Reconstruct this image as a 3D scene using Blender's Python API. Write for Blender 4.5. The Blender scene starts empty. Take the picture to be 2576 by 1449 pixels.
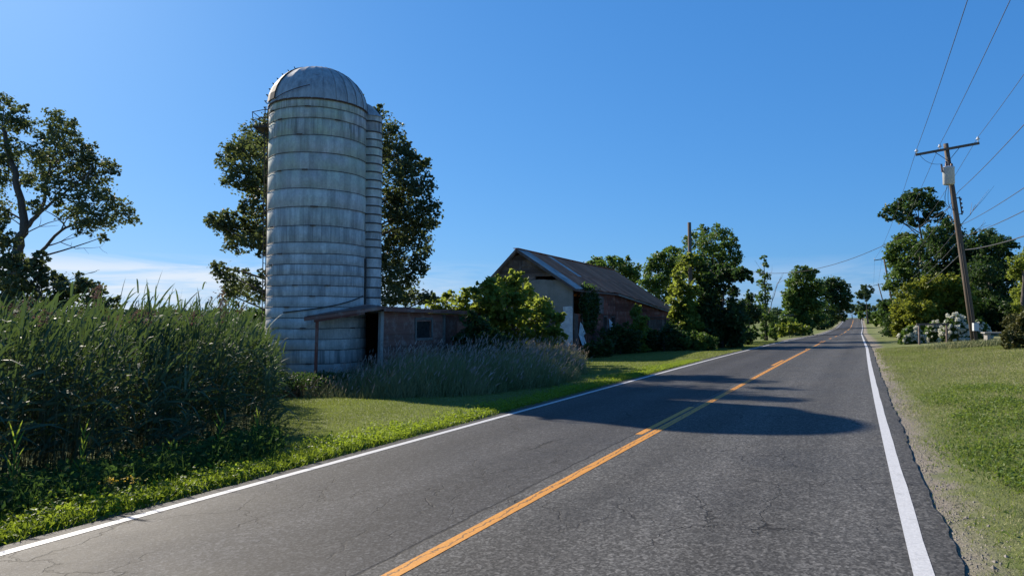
import bpy, math, random
import numpy as np
from mathutils import Vector, Matrix

# ------------------------------------------------------------------ camera, sky, sun, exposure
SC = bpy.context.scene
COL = SC.collection
random.seed(7)
R = np.random.default_rng(11)
F = 1750.0                      # focal length in units of a 2576 px wide frame
PITCH = math.atan(71.0 / F)
EYE = 1.8
cam = bpy.data.cameras.new('camera')
cam.sensor_width = 36.0
cam.lens = F / 2576.0 * 36.0
cam.clip_end = 6000
cam.clip_start = 0.05
camo = bpy.data.objects.new('camera', cam)
COL.objects.link(camo)
camo.location = (0, 0, EYE)
camo.rotation_euler = (math.pi / 2 + PITCH, 0, 0)
SC.camera = camo

SUN_AZ = math.radians(-40.8)    # from +Y, negative = towards -X
SUN_EL = math.radians(30.1)
SV = Vector((math.sin(SUN_AZ) * math.cos(SUN_EL), math.cos(SUN_AZ) * math.cos(SUN_EL), math.sin(SUN_EL)))
sl = bpy.data.lights.new('sun', 'SUN')
sl.energy = 4.8
sl.angle = math.radians(0.55)
sl.color = (1.0, 0.90, 0.76)
so = bpy.data.objects.new('sun', sl)
COL.objects.link(so)
so.rotation_euler = SV.to_track_quat('Z', 'Y').to_euler()
so.location = (0, 0, 40)

world = bpy.data.worlds.new('World')
SC.world = world
world.use_nodes = True


def build_world():
    nt = world.node_tree
    nt.nodes.clear()
    N, L = nt.nodes.new, nt.links.new
    out = N('ShaderNodeOutputWorld')
    bg = N('ShaderNodeBackground')
    sky = N('ShaderNodeTexSky')
    sky.sky_type = 'NISHITA'
    sky.sun_disc = False
    sky.sun_elevation = SUN_EL
    sky.sun_rotation = SUN_AZ
    sky.altitude = 200
    sky.air_density = 1.0
    sky.dust_density = 0.5
    sky.ozone_density = 6.0
    bg.inputs['Strength'].default_value = 0.05
    # thin low cloud bank near the horizon
    tc = N('ShaderNodeTexCoord')
    mp = N('ShaderNodeMapping')
    mp.inputs['Scale'].default_value = (3.2, 3.2, 26.0)
    mp.inputs['Location'].default_value = (7.7, 2.2, 0.8)
    nz = N('ShaderNodeTexNoise')
    nz.inputs['Scale'].default_value = 1.6
    nz.inputs['Detail'].default_value = 7
    nz.inputs['Roughness'].default_value = 0.62
    nz.inputs['Distortion'].default_value = 0.6
    L(tc.outputs['Generated'], mp.inputs['Vector'])
    L(mp.outputs['Vector'], nz.inputs['Vector'])
    r1 = N('ShaderNodeValToRGB')
    r1.color_ramp.elements[0].position = 0.40
    r1.color_ramp.elements[1].position = 0.60
    L(nz.outputs['Fac'], r1.inputs['Fac'])
    sp = N('ShaderNodeSeparateXYZ')
    L(tc.outputs['Generated'], sp.inputs[0])
    r2 = N('ShaderNodeValToRGB')
    e = r2.color_ramp.elements
    e[0].position = 0.0
    e[0].color = (0.9, 0.9, 0.9, 1)
    e[1].position = 0.082
    e[1].color = (0, 0, 0, 1)
    m = r2.color_ramp.elements.new(0.06)
    m.color = (0.75, 0.75, 0.75, 1)
    L(sp.outputs['Z'], r2.inputs['Fac'])
    mul = N('ShaderNodeMath')
    mul.operation = 'MULTIPLY'
    L(r1.outputs['Color'], mul.inputs[0])
    L(r2.outputs['Color'], mul.inputs[1])
    mix = N('ShaderNodeMix')
    mix.data_type = 'RGBA'
    # film response of the camera: per-channel gain and gamma over the whole sky
    sc_ = N('ShaderNodeSeparateColor')
    cc_ = N('ShaderNodeCombineColor')
    L(sky.outputs['Color'], sc_.inputs[0])
    for i, (g, k) in enumerate(((.815, .413), (.576, .642), (.443, .99))):
        m1 = N('ShaderNodeMath')
        m1.operation = 'POWER'
        L(sc_.outputs[i], m1.inputs[0])
        m1.inputs[1].default_value = g
        m2 = N('ShaderNodeMath')
        m2.operation = 'MULTIPLY'
        L(m1.outputs[0], m2.inputs[0])
        m2.inputs[1].default_value = k * 10 * .1 ** g
        L(m2.outputs[0], cc_.inputs[i])
    az = N('ShaderNodeMapRange')
    L(sp.outputs['X'], az.inputs[0])
    for i, v in enumerate((-.40, -.02, 1.0, .22)):
        az.inputs[i + 1].default_value = v
    mul2 = N('ShaderNodeMath')
    mul2.operation = 'MULTIPLY'
    L(mul.outputs[0], mul2.inputs[0])
    L(az.outputs[0], mul2.inputs[1])
    L(mul2.outputs[0], mix.inputs[0])
    L(cc_.outputs[0], mix.inputs[6])
    mix.inputs[7].default_value = (8.6, 9.1, 9.8, 1)
    L(mix.outputs[2], bg.inputs['Color'])
    L(bg.outputs[0], out.inputs[0])


build_world()
SC.view_settings.view_transform = 'Standard'
SC.view_settings.look = 'None'
SC.view_settings.gamma = 1.0
SC.view_settings.exposure = 1.0
SC.view_settings.use_curve_mapping = False
SC.cycles.max_bounces = 7
SC.cycles.transparent_max_bounces = 4
SC.cycles.use_adaptive_sampling = True

# ------------------------------------------------------------------ frame helpers
TH = math.atan(894.0 / F)       # road direction, clockwise from +Y
ST, CT = math.sin(TH), math.cos(TH)


def W(xd, yd, Z):
    """point at depth Z (metres along +Y) on the sight line through a 2576x1449 frame position"""
    u = (xd - 1288.0) / F
    v = (724.5 - yd) / F
    dy = math.cos(PITCH) - math.sin(PITCH) * v
    dz = math.sin(PITCH) + math.cos(PITCH) * v
    k = Z / dy
    return np.array([u * k, Z, EYE + dz * k])


_s = np.array([-200, 0, 43, 85, 132, 215, 285, 335, 350, 430, 700, 3500.])
_z = np.array([0, 0, 0, -.44, -1.2, -1.4, -.5, 1.0, 1.15, -1.5, -4, -4.])
_sd = np.arange(-220, 3600, 2.0)
_zd = np.interp(_sd, _s, _z)
_k = np.exp(-0.5 * (np.arange(-14, 15) / 6.0) ** 2)
_k /= _k.sum()
_zd = np.convolve(np.pad(_zd, 14, mode='edge'), _k, mode='valid')


def prof(s):
    return np.interp(s, _sd, _zd)


def bend(s):                     # sideways drift of the road
    return np.interp(s, [-200, 0, 45, 132, 215, 335, 450, 3500], [0, 0, 0, -.8, -1.1, -2.2, -8, -8])


def rline(s):                    # right edge line, offset from camera track
    return -.2 + .62 * np.exp(-np.clip(np.asarray(s, float), -30, 400) / 30.0)


LWHITE, YEL = -6.8, -3.21
TILT = .041                      # the land and the road fall gently to the left


def tilt(t):
    return TILT * np.clip(t, -24, 14)



def st2w(s, t):
    s = np.asarray(s, float)
    t = np.asarray(t, float)
    return s * ST + t * CT, s * CT - t * ST


def w2st(x, y):
    return x * ST + y * CT, x * CT - y * ST


def sstep(a, b, x):
    k = np.clip((x - a) / (b - a), 0, 1)
    return k * k * (3 - 2 * k)


def ground_st(s, t):
    t2 = t - bend(s)
    z = prof(s) + tilt(t2)
    fade = 1 - sstep(110, 200, s)
    z = z + sstep(0.9, 6.5, t2) * 0.2 * fade + sstep(7, 22, t2) * 0.15 * fade
    und = 0.05 * np.sin(s * 0.31 + t * 0.17) * np.sin(t * 0.37 - s * 0.11) + 0.02 * np.sin(s * 1.3) * np.sin(t * 1.1 + 1)
    off = np.maximum(sstep(0.9, 2.2, t2), sstep(7.4, 8.7, -t2))
    z = z + und * off
    bank = sstep(150, 300, s) * sstep(2.0, 9, t2) * 2.2 * (1 - sstep(420, 600, s))
    z = z + bank
    z = z - .3 * sstep(8.0, 10.4, -t2) * (1 - sstep(8.5, 13, s))
    inside = (t2 > -7.17) & (t2 < rline(s) + .17)
    z = z - .022 * (1 - sstep(.15, .8, t2 - rline(s))) * (t2 > rline(s))
    return np.where(inside, z - 0.06, z)


def G(x, y):
    s, t = w2st(np.asarray(x, float), np.asarray(y, float))
    return ground_st(s, t)


# ------------------------------------------------------------------ mesh helpers
def mk(name, V, Fs, mat=None, parent=None, smooth=False, attr=None, uv=None):
    """one mesh object from a vertex array and a list of face arrays"""
    V = np.asarray(V, np.float32)
    Fs = [np.asarray(f, np.int32) for f in Fs if len(f)]
    me = bpy.data.meshes.new(name)
    me.vertices.add(len(V))
    me.vertices.foreach_set('co', V.ravel())
    li = np.concatenate([f.ravel() for f in Fs])
    tot = np.concatenate([np.full(len(f), f.shape[1], np.int32) for f in Fs])
    start = np.concatenate([[0], np.cumsum(tot)[:-1]]).astype(np.int32)
    me.loops.add(len(li))
    me.loops.foreach_set('vertex_index', li)
    me.polygons.add(len(tot))
    me.polygons.foreach_set('loop_start', start)
    me.polygons.foreach_set('loop_total', tot)
    me.polygons.foreach_set('use_smooth', np.full(len(tot), bool(smooth)))
    if attr is not None:
        a = me.attributes.new('v', 'FLOAT', 'POINT')
        a.data.foreach_set('value', np.asarray(attr, np.float32))
    if uv is not None:
        l = me.uv_layers.new(name='UVMap')
        l.data.foreach_set('uv', np.asarray(uv, np.float32)[li].ravel())
    me.update(calc_edges=True)
    me.validate()
    if mat:
        me.materials.append(M[mat] if isinstance(mat, str) else mat)
    o = bpy.data.objects.new(name, me)
    COL.objects.link(o)
    if parent is not None:
        o.parent = parent
    return o


def tag(o, label=None, cat=None, group=None, kind=None):
    if label: o['label'] = label
    if cat: o['category'] = cat
    if group: o['group'] = group
    if kind: o['kind'] = kind
    return o


def empty(name, loc, label, cat, rz=0.0, group=None):
    o = bpy.data.objects.new(name, None)
    COL.objects.link(o)
    o.location = loc
    o.rotation_euler = (0, 0, rz)
    return tag(o, label, cat, group)


class MB:
    """collects pieces into one mesh"""
    def __init__(s):
        s.V, s.Q, s.T, s.n = [], [], [], 0
        s.A = []

    def add(s, V, Q=None, T=None, a=0.5):
        V = np.asarray(V, float).reshape(-1, 3)
        if Q is not None and len(Q): s.Q.append(np.asarray(Q, int) + s.n)
        if T is not None and len(T): s.T.append(np.asarray(T, int) + s.n)
        s.V.append(V)
        s.A.append(np.full(len(V), a) if np.isscalar(a) else a)
        s.n += len(V)
        return s

    def box(s, x0, x1, y0, y1, z0, z1, j=0.0):
        V = np.array([[x, y, z] for z in (z0, z1) for y in (y0, y1) for x in (x0, x1)], float)
        if j: V += R.normal(0, j, V.shape)
        return s.add(V, [[0, 2, 3, 1], [4, 5, 7, 6], [0, 1, 5, 4], [2, 6, 7, 3], [0, 4, 6, 2], [1, 3, 7, 5]])

    def beam(s, p, q, w, h, up=(0, 0, 1)):
        p, q = np.array(p, float), np.array(q, float)
        d = q - p
        d /= np.linalg.norm(d)
        u = np.array(up, float)
        a = np.cross(d, u)
        if np.linalg.norm(a) < 1e-4: a = np.cross(d, [1, 0, 0])
        a /= np.linalg.norm(a)
        b = np.cross(a, d)
        V = [c + a * i * w / 2 + b * j * h / 2 for c in (p, q) for i, j in ((-1, -1), (1, -1), (1, 1), (-1, 1))]
        return s.add(V, [[0, 3, 2, 1], [4, 5, 6, 7], [0, 1, 5, 4], [1, 2, 6, 5], [2, 3, 7, 6], [3, 0, 4, 7]])

    def tube(s, P, r, n=6, cap=True, a=0.5):
        P = np.asarray(P, float)
        r = np.broadcast_to(np.asarray(r, float), (len(P),))
        d = np.gradient(P, axis=0)
        d /= np.linalg.norm(d, axis=1)[:, None] + 1e-9
        ref = np.array([0, 0, 1.]) if abs(d[0, 2]) < 0.9 else np.array([1., 0, 0])
        V = []
        A = np.cross(d[0], ref)
        A /= np.linalg.norm(A)
        ang = np.arange(n) * 2 * math.pi / n
        for i in range(len(P)):
            A = A - d[i] * np.dot(A, d[i])
            A /= np.linalg.norm(A) + 1e-9
            B = np.cross(d[i], A)
            V.append(P[i] + r[i] * (np.cos(ang)[:, None] * A + np.sin(ang)[:, None] * B))
        V = np.concatenate(V)
        i = np.arange(len(P) - 1)[:, None] * n
        k = np.arange(n)[None, :]
        k2 = (k + 1) % n
        Q = np.stack([i + k, i + k2, i + n + k2, i + n + k], -1).reshape(-1, 4)
        m0 = s.n
        s.add(V, Q, a=a)
        if cap:
            b = len(V)
            s.add(np.array([P[0], P[-1]]), None, None, a=a)
            kk = np.arange(n)
            s.T.append(np.stack([np.full(n, m0 + b), m0 + (kk + 1) % n, m0 + kk], -1))
            s.T.append(np.stack([np.full(n, m0 + b + 1), m0 + b - n + kk, m0 + b - n + (kk + 1) % n], -1))
        return s

    def lathe(s, prof_, n=24, c=(0, 0, 0), a0=0.0, a1=2 * math.pi, sy=1.0):
        pr = np.asarray(prof_, float)
        full = abs(a1 - a0 - 2 * math.pi) < 1e-6
        ang = np.linspace(a0, a1, n if full else n + 1, endpoint=not full)
        k = len(ang)
        V = np.concatenate([np.stack([p[0] * np.cos(ang) + c[0], p[0] * sy * np.sin(ang) + c[1], np.full(k, p[1] + c[2])], -1) for p in pr])
        Q = []
        for i in range(len(pr) - 1):
            for j in range(k if full else k - 1):
                j2 = (j + 1) % k
                Q.append([i * k + j, i * k + j2, (i + 1) * k + j2, (i + 1) * k + j])
        return s.add(V, Q)

    def obj(s, name, mat, parent=None, smooth=False, attr=False):
        return mk(name, np.concatenate(s.V), [np.concatenate(x) for x in (s.Q, s.T) if x], mat, parent, smooth,
                  np.concatenate(s.A) if attr else None)


def unit(v):
    return v / (np.linalg.norm(v, axis=-1, keepdims=True) + 1e-9)


def strips(o, d, L, w, droop, nseg=2, side=None):
    """arching tapered blades: origins o, directions d, lengths L, widths w"""
    n = len(o)
    d = unit(d)
    if side is None:
        side = unit(np.cross(d, R.normal(0, 1, (n, 3))))
    L = np.broadcast_to(L, (n,))[:, None]
    w = np.broadcast_to(w, (n,))[:, None]
    dr = np.broadcast_to(droop, (n,))[:, None]
    rows = []
    for k in range(nseg + 1):
        t = k / nseg
        p = o + d * L * t + np.array([0, 0, -1.]) * dr * L * t * t
        if k == nseg:
            rows.append(p)
        else:
            ww = w * (0.75 + 0.5 * t if t < .5 else 1.0) * (1 - t ** 3) * 0.5
            rows.append(p - side * ww)
            rows.append(p + side * ww)
    m = 2 * nseg + 1
    V = np.stack(rows, 1).reshape(-1, 3)
    b = np.arange(n)[:, None] * m
    Q = [b + np.array([[2 * k, 2 * k + 1, 2 * k + 3, 2 * k + 2]]) for k in range(nseg - 1)]
    Q = np.concatenate(Q) if Q else np.zeros((0, 4), int)
    T = b + np.array([[2 * nseg - 2, 2 * nseg - 1, 2 * nseg]])
    return V, Q, T, m


def leaves(c, size, elong=1.5, up=0.35, val=None):
    """one small pointed, folded leaf quad at each centre"""
    n = len(c)
    d = unit(R.normal(0, 1, (n, 3)) * np.array([1, 1, .6]) + np.array([0, 0, -0.25]))
    nr = unit(R.normal(0, 1, (n, 3)) + np.array([0, 0, up * 2]))
    sd = unit(np.cross(d, nr))
    sz = (size * R.uniform(.6, 1.35, n))[:, None]
    nn = np.cross(sd, d)
    p0 = c - d * sz * elong * .5
    p2 = c + d * sz * elong * .5
    p1 = c - sd * sz * .5 + nn * sz * .14
    p3 = c + sd * sz * .5 + nn * sz * .14
    V = np.stack([p0, p1, p2, p3], 1).reshape(-1, 3)
    Q = np.arange(n * 4).reshape(-1, 4)
    if val is None: val = R.uniform(0, 1, n)
    return V, Q, np.repeat(np.clip(val, 0, 1), 4)


# ------------------------------------------------------------------ materials
M = {}


class NT:
    def __init__(s, name):
        s.m = bpy.data.materials.new(name)
        s.m.use_nodes = True
        s.t = s.m.node_tree
        s.t.nodes.clear()
        s.out = s.n('ShaderNodeOutputMaterial')
        M[name] = s.m

    def n(s, typ, **kw):
        x = s.t.nodes.new(typ)
        for k, v in kw.items(): setattr(x, k, v)
        return x

    def l(s, a, b):
        s.t.links.new(a, b)

    def put(s, sock, v):
        if hasattr(v, 'is_linked') or isinstance(v, bpy.types.NodeSocket): s.l(v, sock)
        elif isinstance(v, (tuple, list)) and sock.type == 'RGBA': sock.default_value = (*v[:3], 1)
        else: sock.default_value = v

    def math(s, op, a, b=None, c=None, clamp=False):
        x = s.n('ShaderNodeMath', operation=op, use_clamp=clamp)
        for i, v in enumerate((a, b, c)):
            if v is not None: s.put(x.inputs[i], v)
        return x.outputs[0]

    def noise(s, vec, scale, detail=4, rough=.55, dist=0.0, dim='3D'):
        x = s.n('ShaderNodeTexNoise', noise_dimensions=dim)
        if vec is not None: s.l(vec, x.inputs['Vector'])
        x.inputs['Scale'].default_value = scale
        x.inputs['Detail'].default_value = detail
        x.inputs['Roughness'].default_value = rough
        x.inputs['Distortion'].default_value = dist
        return x.outputs['Fac']

    def map(s, vec, scale=(1, 1, 1), loc=(0, 0, 0), rot=(0, 0, 0)):
        x = s.n('ShaderNodeMapping')
        x.inputs['Scale'].default_value = scale
        x.inputs['Location'].default_value = loc
        x.inputs['Rotation'].default_value = rot
        s.l(vec, x.inputs['Vector'])
        return x.outputs[0]

    def ramp(s, f, a, b, c0=0.0, c1=1.0):
        x = s.n('ShaderNodeMapRange', clamp=True)
        s.put(x.inputs[0], f)
        for i, v in enumerate((a, b, c0, c1)): x.inputs[i + 1].default_value = v
        return x.outputs[0]

    def mix(s, f, a, b, mode='MIX'):
        x = s.n('ShaderNodeMix', data_type='RGBA', blend_type=mode)
        s.put(x.inputs[0], f)
        s.put(x.inputs[6], a)
        s.put(x.inputs[7], b)
        return x.outputs[2]

    def coord(s, k='Object'):
        return s.n('ShaderNodeTexCoord').outputs[k]

    def attr(s, name='v'):
        return s.n('ShaderNodeAttribute', attribute_name=name).outputs['Fac']

    def bump(s, h, strength=.3, dist=.02):
        x = s.n('ShaderNodeBump')
        x.inputs['Strength'].default_value = strength
        x.inputs['Distance'].default_value = dist
        s.l(h, x.inputs['Height'])
        return x.outputs[0]

    def bsdf(s, col, rough=.7, normal=None, metal=0.0, spec=.4, link=True):
        x = s.n('ShaderNodeBsdfPrincipled')
        s.put(x.inputs['Base Color'], col)
        s.put(x.inputs['Roughness'], rough)
        x.inputs['Metallic'].default_value = metal
        x.inputs['Specular IOR Level'].default_value = spec
        if normal is not None: s.l(normal, x.inputs['Normal'])
        if link: s.l(x.outputs[0], s.out.inputs[0])
        return x.outputs[0]


def leaf_mat(name, c0, c1, trans, tcol, rough=.5, spec=.2):
    tcol = tuple(v * .9 for v in tcol)
    t = NT(name)
    v = t.attr()
    nz = t.noise(t.n('ShaderNodeNewGeometry').outputs['Position'], .8, 2)
    f = t.math('ADD', t.math('MULTIPLY', v, .7), t.math('MULTIPLY_ADD', nz, 1.2, -.45), clamp=True)
    col = t.mix(f, c0, c1)
    b = t.bsdf(col, rough, spec=spec, link=False)
    tr = t.n('ShaderNodeBsdfTranslucent')
    t.l(t.mix(f, tuple(x * .8 for x in tcol), tcol), tr.inputs[0])
    mx = t.n('ShaderNodeMixShader')
    mx.inputs[0].default_value = trans
    t.l(b, mx.inputs[1])
    t.l(tr.outputs[0], mx.inputs[2])
    t.l(mx.outputs[0], t.out.inputs[0])


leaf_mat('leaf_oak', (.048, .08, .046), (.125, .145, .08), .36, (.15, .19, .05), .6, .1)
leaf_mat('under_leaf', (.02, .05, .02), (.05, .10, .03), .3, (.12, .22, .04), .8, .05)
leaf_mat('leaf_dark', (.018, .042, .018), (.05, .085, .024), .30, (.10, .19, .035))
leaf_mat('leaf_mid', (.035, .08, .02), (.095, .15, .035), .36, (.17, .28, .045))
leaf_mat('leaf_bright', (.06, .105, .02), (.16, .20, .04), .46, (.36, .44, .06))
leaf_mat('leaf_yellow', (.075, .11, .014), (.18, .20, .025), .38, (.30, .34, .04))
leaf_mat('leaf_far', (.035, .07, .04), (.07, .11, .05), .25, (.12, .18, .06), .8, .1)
leaf_mat('leaf_juniper', (.04, .06, .02), (.12, .11, .03), .2, (.14, .14, .03))
leaf_mat('reed_leaf', (.036, .072, .044), (.11, .15, .085), .24, (.13, .20, .04), .6, .1)
leaf_mat('reed_young', (.10, .17, .03), (.18, .26, .04), .45, (.42, .55, .05), .4)
leaf_mat('reed_stem', (.06, .065, .03), (.16, .14, .07), .10, (.15, .14, .05), .6)
leaf_mat('plume', (.06, .035, .03), (.17, .11, .09), .25, (.2, .12, .1), .8, .1)
leaf_mat('seedhead', (.26, .20, .18), (.42, .34, .30), .2, (.2, .16, .12), .8, .1)
leaf_mat('tall_grass', (.13, .17, .065), (.33, .31, .16), .25, (.16, .18, .07), .6, .15)
leaf_mat('verge_leaf', (.07, .13, .015), (.15, .23, .028), .42, (.38, .50, .04), .55)
leaf_mat('weed_green', (.06, .11, .02), (.12, .17, .03), .35, (.26, .36, .05), .5)
leaf_mat('gravel', (.10, .09, .08), (.26, .24, .215), .0, (.1, .1, .1), .9, .2)
leaf_mat('lawn_blade', (.11, .14, .035), (.23, .235, .09), .34, (.30, .37, .06), .55, .25)
leaf_mat('lawn_dry', (.28, .26, .14), (.43, .39, .24), .2, (.30, .28, .13), .7, .12)
leaf_mat('brush_dead', (.09, .06, .035), (.20, .15, .09), .12, (.2, .14, .07), .8, .1)
leaf_mat('blossom', (.60, .59, .48), (.78, .77, .68), .25, (.8, .8, .65), .7, .2)
leaf_mat('petal_yellow', (.57, .4, .02), (.65, .5, .04), .3, (.9, .6, .05), .6, .2)


def build_mats():
    # bark
    t = NT('bark')
    p = t.coord()
    n = t.noise(t.map(p, (9, 9, 2.2)), 2, 6)
    t.bsdf(t.mix(n, (.035, .03, .026), (.15, .135, .12)), .9, t.bump(n, .6, .03), spec=.1)
    t = NT('bark_dead')
    n = t.noise(t.map(t.coord(), (9, 9, 2.2)), 2, 6)
    t.bsdf(t.mix(n, (.14, .125, .11), (.33, .30, .27)), .9, spec=.1)
    # ground
    t = NT('ground')
    p = t.n('ShaderNodeNewGeometry').outputs['Position']
    uv = t.coord('UV')
    sep = t.n('ShaderNodeSeparateXYZ')
    t.l(uv, sep.inputs[0])
    tt = sep.outputs['Y']
    n1 = t.noise(p, .35, 5, .6)
    n2 = t.noise(p, 3.0, 5, .65)
    n3 = t.noise(p, 45, 4, .7)
    green = t.mix(t.ramp(n2, .3, .7), (.075, .105, .030), (.15, .17, .058))
    dry = t.mix(t.ramp(n3, .3, .7), (.15, .15, .07), (.25, .24, .125))
    right = t.ramp(tt, 1.2, 3.2)
    dryf = t.math('MULTIPLY', t.ramp(n1, .34, .60), t.math('MULTIPLY_ADD', right, .65, .3), clamp=True)
    col = t.mix(dryf, green, dry)
    # bare dirt beside the pavement
    dirt = t.mix(t.ramp(n3, .25, .75), (.13, .11, .088), (.30, .265, .215))
    edge = t.math('MULTIPLY_ADD', t.math('SUBTRACT', t.noise(p, 1.6, 5, .65), .5), 1.1, tt)
    band = t.math('MULTIPLY', t.ramp(edge, -.2, .1), t.ramp(edge, .55, .95, 1, 0))
    lband = t.math('MULTIPLY', t.ramp(edge, -8.2, -7.7), t.ramp(edge, -6, -5.5, 1, 0))
    band = t.math('MAXIMUM', band, t.math('MULTIPLY', lband, .8))
    band = t.math('MULTIPLY', band, t.ramp(n2, .25, .5, .55, 1.0))
    col = t.mix(band, col, dirt)
    t.bsdf(col, .95, t.bump(n3, .7, .03), spec=.08)
    # asphalt: uv = (metres along, metres across)
    t = NT('asphalt')
    uv = t.coord('UV')
    sep = t.n('ShaderNodeSeparateXYZ')
    t.l(uv, sep.inputs[0])
    ss, tt = sep.outputs['X'], sep.outputs['Y']
    vo = t.n('ShaderNodeTexVoronoi')
    t.l(uv, vo.inputs['Vector'])
    vo.inputs['Scale'].default_value = 62
    sv = t.n('ShaderNodeSeparateXYZ')
    t.l(vo.outputs['Color'], sv.inputs[0])
    vo2 = t.n('ShaderNodeTexVoronoi')
    t.l(uv, vo2.inputs['Vector'])
    vo2.inputs['Scale'].default_value = 34
    sv2 = t.n('ShaderNodeSeparateXYZ')
    t.l(vo2.outputs['Color'], sv2.inputs[0])
    big = t.noise(uv, .5, 5, .6)
    streak = t.noise(t.map(uv, (.10, 2.6, 1)), 1.0, 5, .6)
    stone = t.math('POWER', sv.outputs['X'], 2.2)
    stone2 = t.math('POWER', sv2.outputs['X'], 4.0)
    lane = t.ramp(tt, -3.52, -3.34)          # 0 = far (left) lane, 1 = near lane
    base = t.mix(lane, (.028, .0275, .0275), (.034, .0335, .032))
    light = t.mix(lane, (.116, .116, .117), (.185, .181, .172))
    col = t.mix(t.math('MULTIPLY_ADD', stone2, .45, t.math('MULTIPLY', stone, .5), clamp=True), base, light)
    wav = t.math('COSINE', t.math('MULTIPLY', t.math('ADD', tt, .15), 3.9))
    tone = t.math('ADD', t.math('MULTIPLY_ADD', wav, .11, .94),
                  t.math('ADD', t.math('MULTIPLY_ADD', big, .5, -.25), t.math('MULTIPLY_ADD', streak, .55, -.27)))
    hv = t.n('ShaderNodeHueSaturation')
    t.l(tone, hv.inputs['Value'])
    t.l(col, hv.inputs['Color'])
    col = hv.outputs[0]
    # cracks
    dn = t.n('ShaderNodeTexNoise')
    t.l(uv, dn.inputs['Vector'])
    dn.inputs['Scale'].default_value = 3.5
    dn.inputs['Detail'].default_value = 5
    va = t.n('ShaderNodeVectorMath', operation='MULTIPLY_ADD')
    t.l(dn.outputs['Color'], va.inputs[0])
    va.inputs[1].default_value = (.42, .42, 0)
    t.l(t.map(uv, (.62, 1.0, 1)), va.inputs[2])
    ve = t.n('ShaderNodeTexVoronoi', feature='DISTANCE_TO_EDGE')
    t.l(va.outputs[0], ve.inputs['Vector'])
    ve.inputs['Scale'].default_value = 1.15
    msk = t.ramp(t.noise(uv, .42, 3, .5), .5, .56)
    wid = t.math('MULTIPLY', msk, t.ramp(ve.outputs['Distance'], .004, .011, 1, 0))
    seamoff = t.math('MULTIPLY_ADD', t.noise(uv, 1.7, 5, .7), .16, 3.38)
    seam = t.ramp(t.math('ABSOLUTE', t.math('ADD', tt, seamoff)), .010, .026, .85, 0)
    cr = t.math('MAXIMUM', wid, seam)
    col = t.mix(t.math('MULTIPLY', cr, .8), col, (.012, .012, .012))
    h = t.math('SUBTRACT', t.math('MULTIPLY_ADD', stone, .5, stone2), t.math('MULTIPLY', cr, 1.5))
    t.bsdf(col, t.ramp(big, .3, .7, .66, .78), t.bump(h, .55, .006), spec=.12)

    # paint
    def paint(name, c, worn, crack):
        t = NT(name)
        uv = t.coord('UV')
        sep = t.n('ShaderNodeSeparateXYZ')
        t.l(uv, sep.inputs[0])
        vo = t.n('ShaderNodeTexVoronoi')
        t.l(uv, vo.inputs['Vector'])
        vo.inputs['Scale'].default_value = 62
        sv = t.n('ShaderNodeSeparateXYZ')
        t.l(vo.outputs['Color'], sv.inputs[0])
        n = t.noise(uv, 5, 5, .7)
        col = t.mix(t.math('MULTIPLY', t.ramp(sv.outputs['X'], .1, .9), .55), c, tuple(x * .72 for x in c))
        chip = t.math('MULTIPLY', t.ramp(n, .56, .68), t.ramp(sv.outputs['Y'], .2, .6, .15, .85))
        col = t.mix(chip, col, worn)
        if crack:
            mo = t.math('MULTIPLY_ADD', t.noise(uv, 2.4, 5, .75), .26, 3.08)
            ck = t.ramp(t.math('ABSOLUTE', t.math('ADD', sep.outputs['Y'], mo)), .005, .013, .9, 0)
            col = t.mix(ck, col, (.10, .055, .018))
        t.bsdf(col, .62, t.bump(sv.outputs['X'], .4, .004), spec=.35)
    paint('paint_white', (.47, .475, .48), (.3, .3, .3), False)
    paint('paint_yellow', (.52, .215, .016), (.20, .11, .03), True)
    # concrete of the silo, in silo coordinates
    t = NT('silo_concrete')
    p = t.coord()
    oi = t.n('ShaderNodeObjectInfo').outputs['Random']
    sep = t.n('ShaderNodeSeparateXYZ')
    t.l(p, sep.inputs[0])
    ang = t.math('ARCTAN2', sep.outputs['Y'], sep.outputs['X'])
    cv = t.n('ShaderNodeCombineXYZ')
    t.l(t.math('MULTIPLY', ang, 1.8), cv.inputs[0])
    t.l(sep.outputs['Z'], cv.inputs[1])
    t.l(t.math('MULTIPLY', oi, 40), cv.inputs[2])
    st = t.noise(t.map(cv.outputs[0], (5.5, .5, 1)), 1, 4, .6)
    st2 = t.noise(t.map(cv.outputs[0], (16, .9, 1)), 1, 4, .6)
    blot = t.noise(p, 1.1, 6, .65)
    fine = t.noise(p, 14, 5, .7)
    col = t.mix(t.ramp(blot, .3, .7), (.52, .52, .51), (.72, .72, .70))
    upz = t.ramp(sep.outputs['Z'], 7.0, 9.2)
    amt = t.math('ADD', t.ramp(oi, .25, .9, .2, .85), t.math('MULTIPLY', upz, .35))
    dark = t.math('MULTIPLY', t.ramp(st, .44, .62), amt)
    col = t.mix(dark, col, (.20, .205, .215))
    col = t.mix(t.math('MULTIPLY', t.ramp(st2, .55, .70), t.math('MULTIPLY', amt, .9), clamp=True), col, (.70, .71, .70))
    rust = t.math('MULTIPLY', upz, t.ramp(t.noise(t.map(cv.outputs[0], (7, .35, .3)), 1, 5, .65), .55, .72, 0, .7))
    col = t.mix(rust, col, (.13, .095, .06))
    green = t.math('MULTIPLY', t.ramp(sep.outputs['Z'], 3.5, 8.2), t.ramp(t.noise(p, .8, 5, .6), .38, .60, 0, .7))
    col = t.mix(green, col, (.50, .58, .40))
    low = t.ramp(sep.outputs['Z'], .0, 1.0, .35, 0)
    col = t.mix(low, col, (.16, .155, .14))
    mott = t.noise(t.map(p, (1, 1, .55)), 4.2, 7, .72)
    col = t.mix(t.ramp(mott, .42, .66, 0, .62), col, (.30, .305, .30))
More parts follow.
